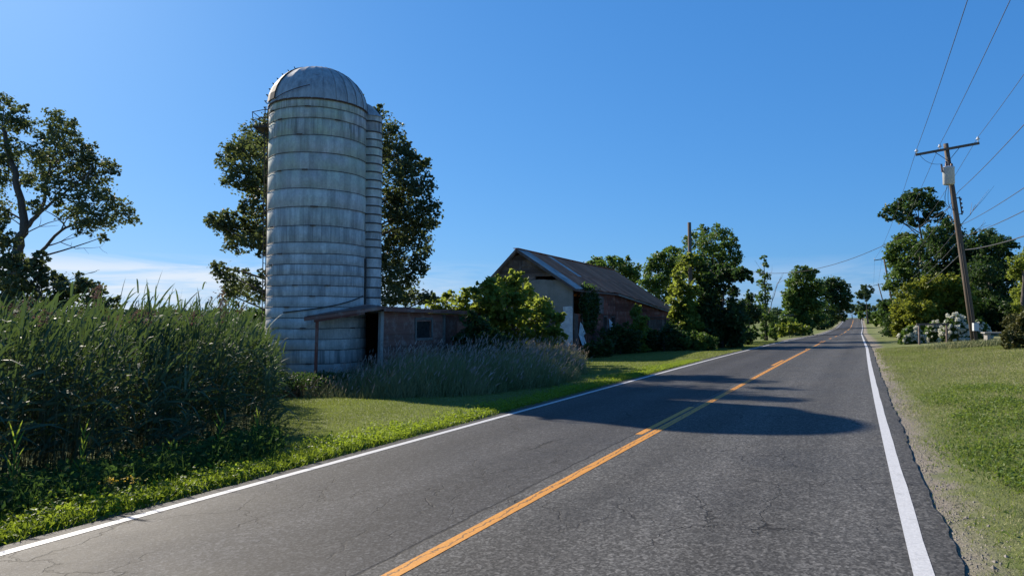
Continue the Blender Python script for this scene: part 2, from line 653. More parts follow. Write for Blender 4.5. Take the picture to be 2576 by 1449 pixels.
    col = t.mix(t.ramp(fine, .35, .65, .0, .25), col, (.16, .165, .17))
    # each stave weathers a little differently
    wn = t.n('ShaderNodeTexWhiteNoise', noise_dimensions='2D')
    cw = t.n('ShaderNodeCombineXYZ')
    t.l(t.math('FLOOR', t.math('MULTIPLY_ADD', ang, 36 / (2 * math.pi), .5)), cw.inputs[0])
    t.l(t.math('MULTIPLY', oi, 91), cw.inputs[1])
    t.l(cw.outputs[0], wn.inputs['Vector'])
    hv = t.n('ShaderNodeHueSaturation')
    t.l(t.ramp(wn.outputs['Value'], 0, 1, .84, 1.14), hv.inputs['Value'])
    t.l(col, hv.inputs['Color'])
    col = hv.outputs[0]
    # tight stave joints and an odd hairline crack
    fr = t.math('FRACT', t.math('MULTIPLY', ang, 36 / (2 * math.pi)))
    jn = t.ramp(t.math('ABSOLUTE', t.math('SUBTRACT', fr, .5)), .452, .485, 0, 1)
    col = t.mix(t.math('MULTIPLY', jn, t.ramp(oi, .1, .8, .12, .55)), col, (.15, .15, .155))
    t.bsdf(col, .9, t.bump(t.math('MULTIPLY_ADD', fine, .6, blot), .35, .03), spec=.15)
    # galvanised dome metal
    t = NT('dome_metal')
    p = t.coord()
    n = t.noise(t.map(p, (5, 5, 1.2)), 1.3, 6, .65)
    col = t.mix(t.ramp(n, .35, .65), (.24, .245, .245), (.44, .445, .43))
    col = t.mix(t.ramp(t.noise(p, 3, 5, .7), .58, .72, 0, .5), col, (.20, .13, .08))
    t.bsdf(col, .55, t.bump(n, .2, .02), metal=.35, spec=.4)
    t = NT('rusty_iron')
    n = t.noise(t.coord(), 18, 5, .7)
    t.bsdf(t.mix(n, (.05, .035, .028), (.16, .085, .05)), .85, metal=.2, spec=.3)
    t = NT('hoop_iron')
    n = t.noise(t.coord(), 6, 5, .7)
    t.bsdf(t.mix(n, (.05, .042, .038), (.15, .125, .11)), .8, metal=.2, spec=.3)
    t = NT('dark_iron')
    n = t.noise(t.coord(), 9, 4, .7)
    t.bsdf(t.mix(n, (.03, .028, .028), (.09, .075, .065)), .75, metal=.3)
    # roof sheets
    for nm, a, b, c in (('roof_rust', (.32, .11, .06), (.46, .19, .105), (.36, .24, .17)),
                        ('roof_pale', (.24, .24, .235), (.48, .475, .46), (.16, .085, .055))):
        t = NT(nm)
        p = t.n('ShaderNodeNewGeometry').outputs['Position']
        oi = t.n('ShaderNodeObjectInfo').outputs['Random']
        n = t.noise(p, 1.4, 6, .68)
        n2 = t.noise(p, 6, 5, .7)
        col = t.mix(t.ramp(n, .3, .7), a, b)
        col = t.mix(t.ramp(n2, .56, .74, 0, .6), col, c)
        hv = t.n('ShaderNodeHueSaturation')
        t.l(t.ramp(oi, 0, 1, .75, 1.2), hv.inputs['Value'])
        t.l(col, hv.inputs['Color'])
        t.bsdf(hv.outputs[0], .75, t.bump(n2, .2, .01), metal=0.0, spec=.12)
    # weathered boards
    for nm, a, b, c in (('board_red', (.14, .048, .036), (.27, .10, .072), (.30, .21, .17)),
                        ('board_grey', (.085, .065, .06), (.19, .15, .135), (.28, .24, .22)),
                        ('board_brown', (.15, .072, .058), (.31, .16, .125), (.36, .27, .23)),
                        ('board_pale', (.22, .20, .185), (.38, .36, .33), (.15, .12, .10))):
        t = NT(nm)
        p = t.coord()
        g = t.n('ShaderNodeNewGeometry').outputs['Position']
        oi = t.n('ShaderNodeObjectInfo').outputs['Random']
        gr = t.noise(t.map(g, (1.2, 1.2, 22)), 1.5, 5, .65)
        bl = t.noise(g, 2.2, 5, .7)
        col = t.mix(gr, a, b)
        col = t.mix(t.ramp(bl, .5, .68, 0, .75), col, c)
        hv = t.n('ShaderNodeHueSaturation')
        t.l(t.ramp(oi, 0, 1, .6, 1.25), hv.inputs['Value'])
        t.l(col, hv.inputs['Color'])
        t.bsdf(hv.outputs[0], .88, t.bump(gr, .4, .01), spec=.15)
    t = NT('plaster')
    p = t.coord()
    n = t.noise(p, 1.1, 6, .65)
    n2 = t.noise(t.map(p, (5, 5, .7)), 1.2, 5, .6)
    col = t.mix(t.ramp(n, .3, .7), (.20, .198, .19), (.30, .295, .28))
    col = t.mix(t.ramp(n2, .52, .72, 0, .45), col, (.19, .18, .165))
    t.bsdf(col, .9, t.bump(n, .2, .02), spec=.15)
    t = NT('fragment')
    n = t.noise(t.coord(), 4, 6, .7)
    t.bsdf(t.mix(t.ramp(n, .35, .65), (.40, .43, .46), (.66, .68, .69)), .75, t.bump(n, .4, .03), spec=.25)
    t = NT('dark_glass')
    n = t.noise(t.coord(), 5, 4)
    t.bsdf(t.mix(n, (.012, .014, .014), (.05, .055, .055)), .18, spec=.5)
    # pole timber and line hardware
    t = NT('pole_wood')
    p = t.coord()
    n = t.noise(t.map(p, (16, 16, .8)), 1.4, 6, .7)
    z = t.noise(p, .5, 4)
    col = t.mix(n, (.045, .034, .026), (.20, .16, .125))
    col = t.mix(t.ramp(z, .45, .65, 0, .5), col, (.16, .145, .13))
    t.bsdf(col, .9, t.bump(n, .6, .02), spec=.15)
    t = NT('can_grey')
    n = t.noise(t.coord(), 3, 5, .6)
    t.bsdf(t.mix(t.ramp(n, .3, .7), (.46, .48, .49), (.60, .61, .61)), .5, spec=.4)
    t = NT('porcelain')
    n = t.noise(t.coord(), 12, 3)
    t.bsdf(t.mix(n, (.5, .52, .53), (.68, .69, .7)), .25, spec=.6)
    t = NT('brown_glaze')
    n = t.noise(t.coord(), 12, 3)
    t.bsdf(t.mix(n, (.09, .045, .03), (.16, .09, .07)), .3, spec=.6)
    t = NT('wire')
    n = t.noise(t.coord(), 2, 3)
    t.bsdf(t.mix(n, (.025, .026, .028), (.07, .07, .075)), .6)
    t = NT('stone')
    n = t.noise(t.coord(), 6, 6, .7)
    t.bsdf(t.mix(n, (.16, .155, .145), (.36, .35, .33)), .9, t.bump(n, .4, .02), spec=.15)


build_mats()

# ------------------------------------------------------------------ setting: ground, road, markings
def axis(parts):
    return np.unique(np.round(np.concatenate([np.arange(a, b, st) for a, b, st in parts]), 4))


def build_ground():
    sa = axis([(-40, 60, .5), (60, 160, 2), (160, 460, 5), (460, 900, 40), (900, 3600, 300)])
    ta = axis([(-2600, -300, 230), (-300, -60, 20), (-60, -12, 1.5), (-12, -7.5, .35), (-7.5, -6.9, .05), (-6.9, -.1, 1.0), (-.1, 1.6, .05),
               (1.6, 10, .35), (10, 40, 1.5), (40, 300, 20), (300, 2700, 230)])
    S, T = np.meshgrid(sa, ta, indexing='ij')
    T2 = T + bend(S)
    x, y = st2w(S, T2)
    z = ground_st(S, T2)
    V = np.stack([x, y, z], -1).reshape(-1, 3)
    n, m = len(sa), len(ta)
    i = (np.arange(n - 1)[:, None] * m + np.arange(m - 1)[None]).reshape(-1, 1)
    Q = i + np.array([[0, m, m + 1, 1]])
    Q = Q[:, ::-1]
    o = mk('ground', V, [Q], 'ground', smooth=True, uv=np.stack([S.ravel(), T.ravel()], -1))
    tag(o, 'mown grass and field ground on both sides of the road', 'ground', kind='structure')


build_ground()


def ribbon(name, s, t0, t1, z, mat, parent=None, nt=1, thick=0.0):
    s = np.asarray(s, float)
    t0 = np.broadcast_to(t0, s.shape)
    t1 = np.broadcast_to(t1, s.shape)
    fr = np.linspace(0, 1, nt + 1)
    T = t0[:, None] + (t1 - t0)[:, None] * fr[None]
    S = np.repeat(s[:, None], nt + 1, 1)
    x, y = st2w(S, T + bend(S))
    zz = prof(S) + tilt(T) + z
    if thick:
        x = np.concatenate([x[:, :1], x, x[:, -1:]], 1)
        y = np.concatenate([y[:, :1], y, y[:, -1:]], 1)
        zz = np.concatenate([zz[:, :1] - thick, zz, zz[:, -1:] - thick], 1)
        S = np.concatenate([S[:, :1], S, S[:, -1:]], 1)
        T = np.concatenate([T[:, :1], T, T[:, -1:]], 1)
    m = S.shape[1]
    i = (np.arange(len(s) - 1)[:, None] * m + np.arange(m - 1)[None]).reshape(-1, 1)
    Q = i + np.array([[0, 1, m + 1, m]])
    return mk(name, np.stack([x, y, zz], -1).reshape(-1, 3), [Q], mat, parent, uv=np.stack([S.ravel(), T.ravel()], -1))


s_road = axis([(-40, 60, .12), (60, 120, 1), (120, 480, 4)])


def wob(s, a, f, ph):
    return a * (np.sin(s * f + ph) + .6 * np.sin(s * f * 2.7 + ph * 2) + .5 * np.sin(s * f * 6.1 + ph * 3) + .4 * np.sin(s * f * 15 + ph))


near = 1 - sstep(50, 70, s_road)
jag = np.interp(s_road, np.arange(-40, 60, .12), np.convolve(R.normal(0, .011, 834), [.25, .5, .25], 'same')[:len(np.arange(-40, 60, .12))])
road = ribbon('road', s_road, LWHITE - .26 + (wob(s_road, .012, 1.1, 1) + jag) * near, rline(s_road) + .25 + (wob(s_road, .014, .9, 2) - jag) * near,
              0.0, 'asphalt', nt=6, thick=.09)
tag(road, 'two lane worn asphalt country road with painted lines', 'road', kind='structure')
s_far = axis([(-40, 60, .5), (60, 480, 4)])
ribbon('edge_line', s_far, LWHITE - .065 + wob(s_far, .003, 1.3, 0), LWHITE + .065, .004, 'paint_white', road)
ribbon('edge_line', s_far, rline(s_far) - .065, rline(s_far) + .065 + wob(s_far, .003, 1.7, 0), .004, 'paint_white', road)
s_y = s_far[s_far <= 70]
ribbon('centre_line', s_y, YEL - .06, YEL + .075, .004, 'paint_yellow', road)
for a in (11.2, 29.2, 46, 62.5):
    ribbon('centre_dash', np.arange(a, a + 3.9, .3), YEL - .235, YEL - .12, .004, 'paint_yellow', road)
for a, l in ((78, 6), (95, 11), (118, 18), (146, 20), (178, 30), (216, 40), (268, 45)):
    ribbon('centre_dash', np.arange(a, a + l, 1.0), YEL - .09, YEL + .09, .004, 'paint_yellow', road)

# ------------------------------------------------------------------ silo
SX, SY, SR = -7.32, 26.1, 1.80
SGZ = 0.0
SILO_H = 9.55


def build_silo():
    root = empty('silo', (SX, SY, SGZ), 'tall concrete silo with a ribbed metal dome and iron hoops', 'silo')
    # hoop heights: wide courses at the top, close ones lower down
    hz = [-.62, -.24, .15, .62, 1.0, 1.38, 1.75, 2.12, 2.5, 2.88, 3.26, 3.62, 4.0, 4.4, 4.98, 5.65, 6.3, 6.95, 7.58, 8.2, 8.8, 9.2]
    ed = [-1.1] + hz[1:] + [SILO_H]
    for i in range(len(ed) - 1):
        a, b = ed[i], ed[i + 1]
        r = SR + R.normal(0, .006)
        MB().lathe([(r - .06, a), (r - .006, a), (r, a + .006), (r, b - .006), (r - .006, b), (r - .06, b)], 72).obj('concrete_course', 'silo_concrete', root, True)
    for i, z in enumerate(hz):
        tilt = R.normal(0, .006)
        an = np.linspace(0, 2 * math.pi, 61)
        P = np.stack([(SR + .022) * np.cos(an), (SR + .022) * np.sin(an), z + tilt * np.cos(an + i) * 2 + .006 * np.sin(an * 5 + i)], -1)
        h = MB().tube(P, .0095, 5, False)
        h.obj('hoop', 'hoop_iron', root, True)
    # turnbuckle lugs on the hoops
    for i, z in enumerate(hz):
        for k in range(2):
            a = -math.pi / 2 + (.15, -.28)[k % 2] + R.normal(0, .35)
            if R.random() < .55: continue
            c = np.array([math.cos(a), math.sin(a), 0]) * (SR + .045)
            tg = np.array([-math.sin(a), math.cos(a), 0])
            m = MB().beam(c - tg * .10 + [0, 0, z], c + tg * .10 + [0, 0, z], .03, .035)
            m.obj('hoop_lug', 'rusty_iron', root)
    # dome of overlapping sheet gores
    n = 26
    H = 1.66
    rd = SR + .035
    for k in range(n):
        a0, a1 = 2 * math.pi * k / n, 2 * math.pi * (k + 1) / n + .012
        V, Q = [], []
        st = 9
        for i in range(st + 1):
            ph = (i / st) * (math.pi / 2) * .985
            rr, zz = rd * math.cos(ph), SILO_H - .05 + H * math.sin(ph)
            for j in range(4):
                a = a0 + (a1 - a0) * j / 3
                q = rr + (.016 if j == 0 else .0) * math.cos(ph) ** .5
                V.append((q * math.cos(a), q * math.sin(a), zz + (.010 if j == 0 else 0)))
        for i in range(st):
            for j in range(3):
                b = i * 4 + j
                Q.append([b, b + 1, b + 5, b + 4])
        g = mk('dome_panel', V, [Q], 'dome_metal', root, True)
    MB().lathe([(0, .09), (.12, .07), (.16, 0), (.16, -.12)], 16, (0, 0, SILO_H - .05 + H)).obj('dome_cap', 'dome_metal', root, True)
    MB().lathe([(rd + .004, -.06), (rd + .016, -.03), (rd + .006, .0)], 72, (0, 0, SILO_H - .02)).obj('dome_rim', 'rusty_iron', root, True)
    # loose strap lying across the foot of the dome
    an = np.linspace(-math.pi * .72, -math.pi * .47, 9)
    zz = np.linspace(.02, .42, 9)
    rr = rd * np.sqrt(1 - (zz / H) ** 2) + .05
    MB().tube(np.stack([rr * np.cos(an), rr * np.sin(an), SILO_H + zz], -1), .014, 5).obj('loose_strap', 'rusty_iron', root)
    # open hatch panel (dark) on the left of the dome
    V = []
    Q = []
    for i in range(8):
        ph = (.04 + .72 * i / 7) * math.pi / 2
        for j in range(4):
            a = math.radians(196 + 11 * j)
            V.append(((rd + .05) * math.cos(ph) * math.cos(a), (rd + .05) * math.cos(ph) * math.sin(a), SILO_H - .03 + (H + .02) * math.sin(ph)))
    for i in range(7):
        for j in range(3):
            b = i * 4 + j
            Q.append([b, b + 1, b + 5, b + 4])
    mk('hatch_cover', V, [Q], 'dark_iron', root)
    # dome ladder rungs on the left shoulder
    for k in range(9):
        ph = (.02 + .085 * k) * math.pi / 2
        a = math.radians(186)
        c = np.array([(rd + .05) * math.cos(ph) * math.cos(a), (rd + .05) * math.cos(ph) * math.sin(a), SILO_H + (H + .05) * math.sin(ph)])
        nrm = np.array([math.cos(ph) * math.cos(a), math.cos(ph) * math.sin(a), math.sin(ph)])
        tg = np.array([-math.sin(a), math.cos(a), 0])
        P = [c - tg * .16, c - tg * .16 + nrm * .11, c + tg * .16 + nrm * .11, c + tg * .16]
        MB().tube(P, .016, 5).obj('rung', 'dark_iron', root)
    # side ladder down the left of the wall
    a = math.radians(183)
    ca, sa_ = math.cos(a), math.sin(a)
    lad = MB()
    for o in (-.18, .18):
        c = np.array([(SR + .16) * ca - o * sa_, (SR + .16) * sa_ + o * ca, 0])
        lad.tube([c + [0, 0, 1.6], c + [0, 0, SILO_H + .1]], .02, 5)
    ladder = lad.obj('ladder', 'dark_iron', root)
    for z in np.arange(1.8, SILO_H, .33):
        c = np.array([(SR + .16) * ca, (SR + .16) * sa_, z])
        tg = np.array([-sa_, ca, 0]) * .18
        MB().tube([c - tg, c + tg], .014, 5).obj('rung', 'dark_iron', ladder)
    # platform with a tipped railing
    m = MB()
    m.box(-SR - .55, -SR - .02, -.45, .30, SILO_H - .72, SILO_H - .66)
    m.beam((-SR, -.3, SILO_H - 1.1), (-SR - .5, -.3, SILO_H - .72), .05, .05)
    m.beam((-SR, .2, SILO_H - 1.1), (-SR - .5, .2, SILO_H - .72), .05, .05)
    pf = m.obj('platform', 'dark_iron', root)
    for zz in (.55, .25):
        MB().tube([(-SR - .02, -.45, SILO_H - .69 + zz + .1), (-SR - .56, -.43, SILO_H - .69 + zz), (-SR - .56, .28, SILO_H - .69 + zz), (-SR - .02, .28, SILO_H - .69 + zz)], .016, 5).obj('railing', 'dark_iron', pf)
    for yy in (-.43, .28):
        MB().tube([(-SR - .53, yy, SILO_H - .69), (-SR - .57, yy, SILO_H - .13)], .016, 5).obj('railing_post', 'dark_iron', pf)
    # unloading chute of stacked rings
    cx, cy, cr = SR + .10, .42, .42
    z0, z1 = 1.9, SILO_H - .12
    zs = [z0] + [z for z in hz if z > z0 + .1] + [z1]
    zs = sorted(set(zs + [(zs[i] + zs[i + 1]) / 2 for i in range(len(zs) - 1) if zs[i + 1] - zs[i] > .5]))
    for i in range(len(zs) - 1):
        MB().lathe([(cr, zs[i]), (cr + R.normal(0, .004), zs[i + 1])], 28, (cx, cy, 0)).obj('chute_section', 'silo_concrete', root, True)
        MB().lathe([(cr + .002, zs[i] - .028), (cr + .024, zs[i] - .014), (cr + .024, zs[i] + .014), (cr + .002, zs[i] + .028)], 28, (cx, cy, 0)).obj('chute_band', 'hoop_iron', root, True)
    m = MB()
    # sloping hood over the chute, rising towards the dome
    an = np.arange(28) * 2 * math.pi / 28
    lo = np.stack([cx + (cr + .04) * np.cos(an), cy + (cr + .04) * np.sin(an), np.full(28, z1 - .02)], -1)
    hi = np.stack([cx - .18 + (cr * .62) * np.cos(an), cy + cr * .62 * np.sin(an), z1 + .50 - .10 * np.cos(an)], -1)
    tp = hi.mean(0)[None]
    k = np.arange(28)
    m.add(np.concatenate([lo, hi, tp]), np.stack([k, (k + 1) % 28, 28 + (k + 1) % 28, 28 + k], -1), np.stack([28 + k, 28 + (k + 1) % 28, np.full(28, 56)], -1))
    m.obj('chute_hood', 'dome_metal', root)
    # dark pipe strapped between wall and chute
    MB().tube([(SR + .02, -.12, 2.0), (SR + .03, -.12, 3.95)], .05, 8).obj('filler_pipe', 'dark_iron', root)
    # cable sagging from the pipe foot across the front of the wall
    an = np.linspace(math.radians(-12), math.radians(-112), 12)
    kk = np.linspace(0, 1, 12)
    P = np.stack([(SR + .05) * np.cos(an), (SR + .05) * np.sin(an), 2.55 - .62 * kk - .10 * np.sin(kk * math.pi)], -1)
    MB().tube(P, .022, 5).obj('sagging_cable', 'dark_iron', root)
    return root


build_silo()


# ------------------------------------------------------------------ timber walls with separate boards
UB = {}


def unit_board(mat):
    if mat not in UB:
        m = MB()
        # lapped profile: thicker at the foot
        V = [(-.5, -.5, -.5), (.5, -.5, -.5), (.5, .5, -.5), (-.5, .5, -.5), (-.5, -.5, .5), (.5, -.5, .5), (.5, .0, .5), (-.5, .0, .5)]
        m.add(V, [[0, 3, 2, 1], [4, 5, 6, 7], [0, 1, 5, 4], [2, 3, 7, 6], [1, 2, 6, 5], [3, 0, 4, 7]])
        o = m.obj('board', mat)
        UB[mat] = o.data
        bpy.data.objects.remove(o)
    return UB[mat]


def boards(wall, length, top, mat, bh=.19, z0=-.9, openings=(), depth=.035, lmax=3.6, x0=0.0, miss=.0, lean=.004, bottom=None):
    """horizontal lapped boards on the +Y... face of a wall running along its local X; outward is local -Y"""
    me = unit_board(mat)
    z = z0
    while True:
        zc = z + bh / 2
        xs = np.linspace(x0, length, 241)
        ok = np.array([top(x) > z + bh * .8 and (bottom is None or bottom(x) < z) for x in xs])
        for (a, b, c, d) in openings:
            ok &= ~((xs > a) & (xs < b) & (zc > c) & (zc < d))
        if not any(top(x) > z + bh * .8 for x in xs): break
        i = 0
        while i < 241:
            if not ok[i]:
                i += 1
                continue
            j = i
            while j + 1 < 241 and ok[j + 1]: j += 1
            a, b = xs[i], xs[j]
            while b - a > .12:
                e = min(b, a + R.uniform(lmax * .55, lmax))
                if b - e < .5: e = b
                if R.random() >= miss:
                    o = bpy.data.objects.new('board', me)
                    COL.objects.link(o)
                    o.parent = wall
                    o.location = ((a + e) / 2, -depth / 2 - .012 + R.normal(0, .003), zc + R.normal(0, .003))
                    o.scale = (e - a - .008, -depth, bh * 1.04)
                    o.rotation_euler = (0, R.normal(0, lean), 0)
                a = e
            i = j + 1
        z += bh


def backing(name, length, top, mat, parent, loc, rz, openings=(), th=.06, x0=0.0):
    """thin sheathing behind the boards, with real openings, cut to a sloping top"""
    xs = set(np.linspace(x0, length, max(2, int((length - x0) / .7) + 2)))
    for a, b, c, d in openings: xs |= {a, b}
    xs = sorted(x for x in xs if x0 <= x <= length)
    m = MB()
    for a, b in zip(xs[:-1], xs[1:]):
        if b - a < 1e-4: continue
        mid = (a + b) / 2
        spans = [(-1.0, None)]
        for (p, q, c, d) in openings:
            if p <= mid <= q:
                ns = []
                for (u, v) in spans:
                    ns.append((u, c))
                    ns.append((d, v))
                spans = ns
        for u, v in spans:
            ta = top(a) if v is None else min(v, top(a))
            tb = top(b) if v is None else min(v, top(b))
            if min(ta, tb) <= u + .02: continue
            V = [(a, 0, u), (b, 0, u), (b, th, u), (a, th, u), (a, 0, ta), (b, 0, tb), (b, th, tb), (a, th, ta)]
            m.add(V, [[0, 3, 2, 1], [4, 5, 6, 7], [0, 1, 5, 4], [2, 3, 7, 6], [1, 2, 6, 5], [3, 0, 4, 7]])
    o = m.obj(name, mat, parent)
    o.location = loc
    o.rotation_euler = (0, 0, rz)
    return o


BX, BY = 3.62, 41.0
BA = math.radians(-24.0)         # barn axis turned clockwise from +Y


def build_barn():
    gz = 0.0
    root = empty('barn', (BX, BY, gz), 'derelict red board barn with a rusty metal roof and pale plastered gable', 'barn', BA)
    LEN, HW, RZ, SL = 21.0, 3.5, 5.85, .655
    HB, SB = 2.35, .975           # shorter, steeper back slope
    ez = RZ - SL * HW             # wall plate height at x = 0
    # front wall (local +X side): straight part then a part that swings out under a longer roof slope
    bend_y, far_x, far_y = 9.0, 2.2, 20.4
    wl = lambda x: ez - .06
    ops = [(.05, 1.35, 1.95, 3.35), (6.05, 6.75, .55, 1.75), (7.9, 8.6, .5, 1.7)]
    # wall local X runs along barn +Y with outward local -Y  -> rotate +90deg
    w = backing('front_wall', bend_y, wl, 'board_grey', root, (0, 0, 0), math.pi / 2, ops)
    boards(w, bend_y, wl, 'board_red', openings=ops, miss=.03)
    fl = math.hypot(far_x, far_y - bend_y)
    fa = math.atan2(far_y - bend_y, far_x)
    tp = lambda x: RZ - SL * (HW + far_x * x / fl) - .06
    ops2 = [(5.6, 8.9, .75, 1.65)]
    w2 = backing('side_wall', fl, tp, 'board_grey', root, (0, bend_y + .01, 0), fa, ops2)
    boards(w2, fl, tp, 'board_red', openings=ops2, miss=.03)
    # boarded-up shutter in the far wall and door leaf in the near wall
    f = MB().box(5.5, 9.0, -.09, -.045, .66, .75).box(5.5, 9.0, -.09, -.045, 1.65, 1.74).box(5.5, 5.6, -.088, -.044, .75, 1.65).box(8.9, 9.0, -.088, -.044, .75, 1.65)
    f.obj('window_frame', 'board_grey', w2)
    for k in range(6):
        MB().box(5.6 + k * .55 + .01, 5.6 + k * .55 + .54, -.02, .02, .75, 1.65, .004).obj('shutter_board', 'board_grey', w2)
    for y0, y1, z0, z1 in ((6.05, 6.75, .55, 1.75), (7.9, 8.6, .5, 1.7)):
        MB().box(y0 - .1, y0, -.09, -.045, z0 - .1, z1 + .1).box(y1, y1 + .1, -.09, -.045, z0 - .1, z1 + .1).box(y0, y1, -.089, -.046, z1, z1 + .1).box(y0, y1, -.089, -.046, z0 - .1, z0).obj('window_frame', 'board_grey', w)
    MB().box(4.6, 5.9, -.10, -.055, 1.95, 3.1, .003).obj('hay_door', 'board_grey', w)
    MB().box(4.48, 4.6, -.115, -.05, 1.85, 3.2).obj('door_post', 'board_grey', w)
    MB().box(1.35, 1.5, -.10, .02, -.9, ez - .1).obj('stud', 'board_grey', w)
    # near gable wall: local X runs along barn -X .. +X ; outward is barn -Y
    gt = lambda x: RZ - (SL * (x - HB) if x > HB else SB * (HB - x)) - .05
    GW = HW + HB
    gop = [(3.45, 4.75, 3.72, 4.25), (GW - .7, GW, 0.0, 1.75)]
    g = backing('gable_wall', GW, gt, 'board_grey', root, (-GW, 0, 0), 0, gop)
    boards(g, GW, gt, 'board_grey', bh=.2, z0=4.0, openings=gop, miss=.12, lmax=2.4)
    # pale rendered panel over the lower gable, with a ragged foot
    m = MB()
    n = 22
    V, Q = [], []
    for i in range(n + 1):
        x = .0 + (GW - .02) * i / n
        zt = min(3.98 + .03 * math.sin(i), gt(x) - .1)
        zb = 1.85 + .10 * math.sin(i * 2.1) + .1 * R.normal() if x > 2.25 else .1
        for y in (-.085, -.02):
            V += [(x, y, zb), (x, y, zt)]
    for i in range(n):
        b = i * 4
        Q += [[b, b + 4, b + 5, b + 1], [b + 2, b + 3, b + 7, b + 6], [b + 1, b + 5, b + 7, b + 3], [b, b + 2, b + 6, b + 4]]
    m.add(V, Q).obj('plaster_panel', 'plaster', g)
    MB().box(2.4, 2.53, -.13, -.09, 2.2, 5.2).obj('batten', 'board_grey', g)
    # hanging scraps of sheeting about the broken corner
    def scrap(pts, y, wall, tw=.12):
        pts = np.array(pts, float)
        k = len(pts)
        c = pts.mean(0)
        ring = np.concatenate([pts, c[None]])
        yy = y + R.normal(0, tw * .5, k + 1)
        A = np.stack([ring[:, 0], yy, ring[:, 1]], -1)
        B = A + [0, .012, 0]
        T = [[i, (i + 1) % k, k] for i in range(k)]
        T2 = [[k + 1 + (i + 1) % k, k + 1 + i, 2 * k + 1] for i in range(k)]
        Q = [[i, k + 1 + i, k + 1 + (i + 1) % k, (i + 1) % k] for i in range(k)]
        MB().add(np.concatenate([A, B]), Q, T + T2).obj('torn_sheet', 'fragment', wall)
    scrap([(5.25, 2.35), (5.83, 2.4), (5.85, .15), (5.5, -.02), (5.25, .45), (4.85, .8), (4.95, 1.25), (5.3, 1.5)], -.16, g)
    scrap([(.75, 1.45), (1.3, 1.25), (1.75, .75), (1.45, .65), (1.85, .05), (1.5, -.02), (1.25, .1), (.9, .05), (.8, .7)], -.16, w)
    scrap([(7.2, 1.65), (7.75, 1.35), (8.05, .55), (7.3, .65)], -.13, w)
    MB().box(-.02, .62, -.10, -.02, -.8, 1.9, .02).obj('corner_board', 'board_grey', w)
    # back wall and far gable
    bk = backing('back_wall', LEN, wl, 'board_grey', root, (-GW, LEN, 0), -math.pi / 2, (), .06)
    backing('far_gable', GW, lambda x: gt(GW - x), 'board_grey', root, (0, LEN, 0), math.pi, (), .06)
    # rafters and purlins showing under the overhang
    for k in range(14):
        y = -.25 + k * 1.65
        xe = 0.0 if y < bend_y else far_x * (min(y, far_y) - bend_y) / (far_y - bend_y)
        MB().beam((-HW, y, RZ - .1), (xe + .2, y, RZ - SL * (HW + xe + .2) - .1), .06, .12).obj('rafter', 'board_grey', root)
        MB().beam((-HW, y, RZ - .1), (-HW - HB - .2, y, RZ - SB * (HB + .2) - .1), .06, .12).obj('rafter', 'board_grey', root)
    # roof: corrugated sheets, each its own piece
    def sheet(y0, y1, u0, u1a, u1b, side, mat, lift):
        ny = 13
        V, Q = [], []
        for i in range(ny):
            f = i / (ny - 1)
            y = y0 + (y1 - y0) * f
            u1 = u1a + (u1b - u1a) * f
            rib = .018 * (i % 2)
            for u in (u0, (u0 + u1) / 2, u1):
                x = -HW + u * side
                V.append((x, y, RZ + .03 + lift + rib - (SL if side > 0 else SB) * u + R.normal(0, .004)))
        for i in range(ny - 1):
            for j in range(2):
                b = i * 3 + j
                q = [b, b + 1, b + 4, b + 3]
                Q.append(q if side < 0 else q[::-1])
        o = mk('roof_sheet', V, [Q], mat, root)
        md = o.modifiers.new('thick', 'SOLIDIFY')
        md.thickness = .012
    ys = np.arange(-.45, LEN + .2, .82)
    for i, y in enumerate(ys):
        y1 = min(y + .86, LEN + .35)
        def eave(yy):
            xe = 0.0 if yy < bend_y else far_x * (min(yy, far_y) - bend_y) / (far_y - bend_y)
            return HW + xe + .28
        ea, eb = eave(y), eave(y1)
        mid = 2.1 + R.normal(0, .05)
        l = .014 * (i % 2)
        pale = i < 2
        sheet(y, y1, -.03, mid + .15, mid + .15, 1, 'roof_pale' if pale or i == 6 else 'roof_rust', .012 + l)
        sheet(y, y1, mid, ea + R.normal(0, .03), eb + R.normal(0, .03), 1, 'roof_pale' if pale else 'roof_rust', l)
        sheet(y, y1, -.0, HB + .3, HB + .3, -1, 'roof_rust', l)
    MB().beam((-HW, -.5, RZ + .06), (-HW, LEN + .4, RZ + .06), .34, .03).obj('ridge_cap', 'roof_rust', root)
    # barge board on the near rake
    for sd in (1, -1):
        hw, sl_ = (HW, SL) if sd > 0 else (HB, SB)
        MB().beam((-HW, -.44, RZ - .06), (-HW + sd * (hw + .26), -.44, RZ - sl_ * (hw + .26) - .06), .03, .14).obj('barge_board', 'board_grey', root)
    a = eave(bend_y) - HW
    MB().beam((.27, bend_y, RZ - SL * (HW + .27) - .07), (far_x + .27, far_y + .4, RZ - SL * (HW + far_x + .27) - .07), .03, .13).obj('fascia', 'board_pale', root)
    MB().beam((.26, -.4, RZ - SL * (HW + .26) - .07), (.26, bend_y, RZ - SL * (HW + .26) - .07), .03, .12).obj('fascia', 'board_grey', root)


build_barn()


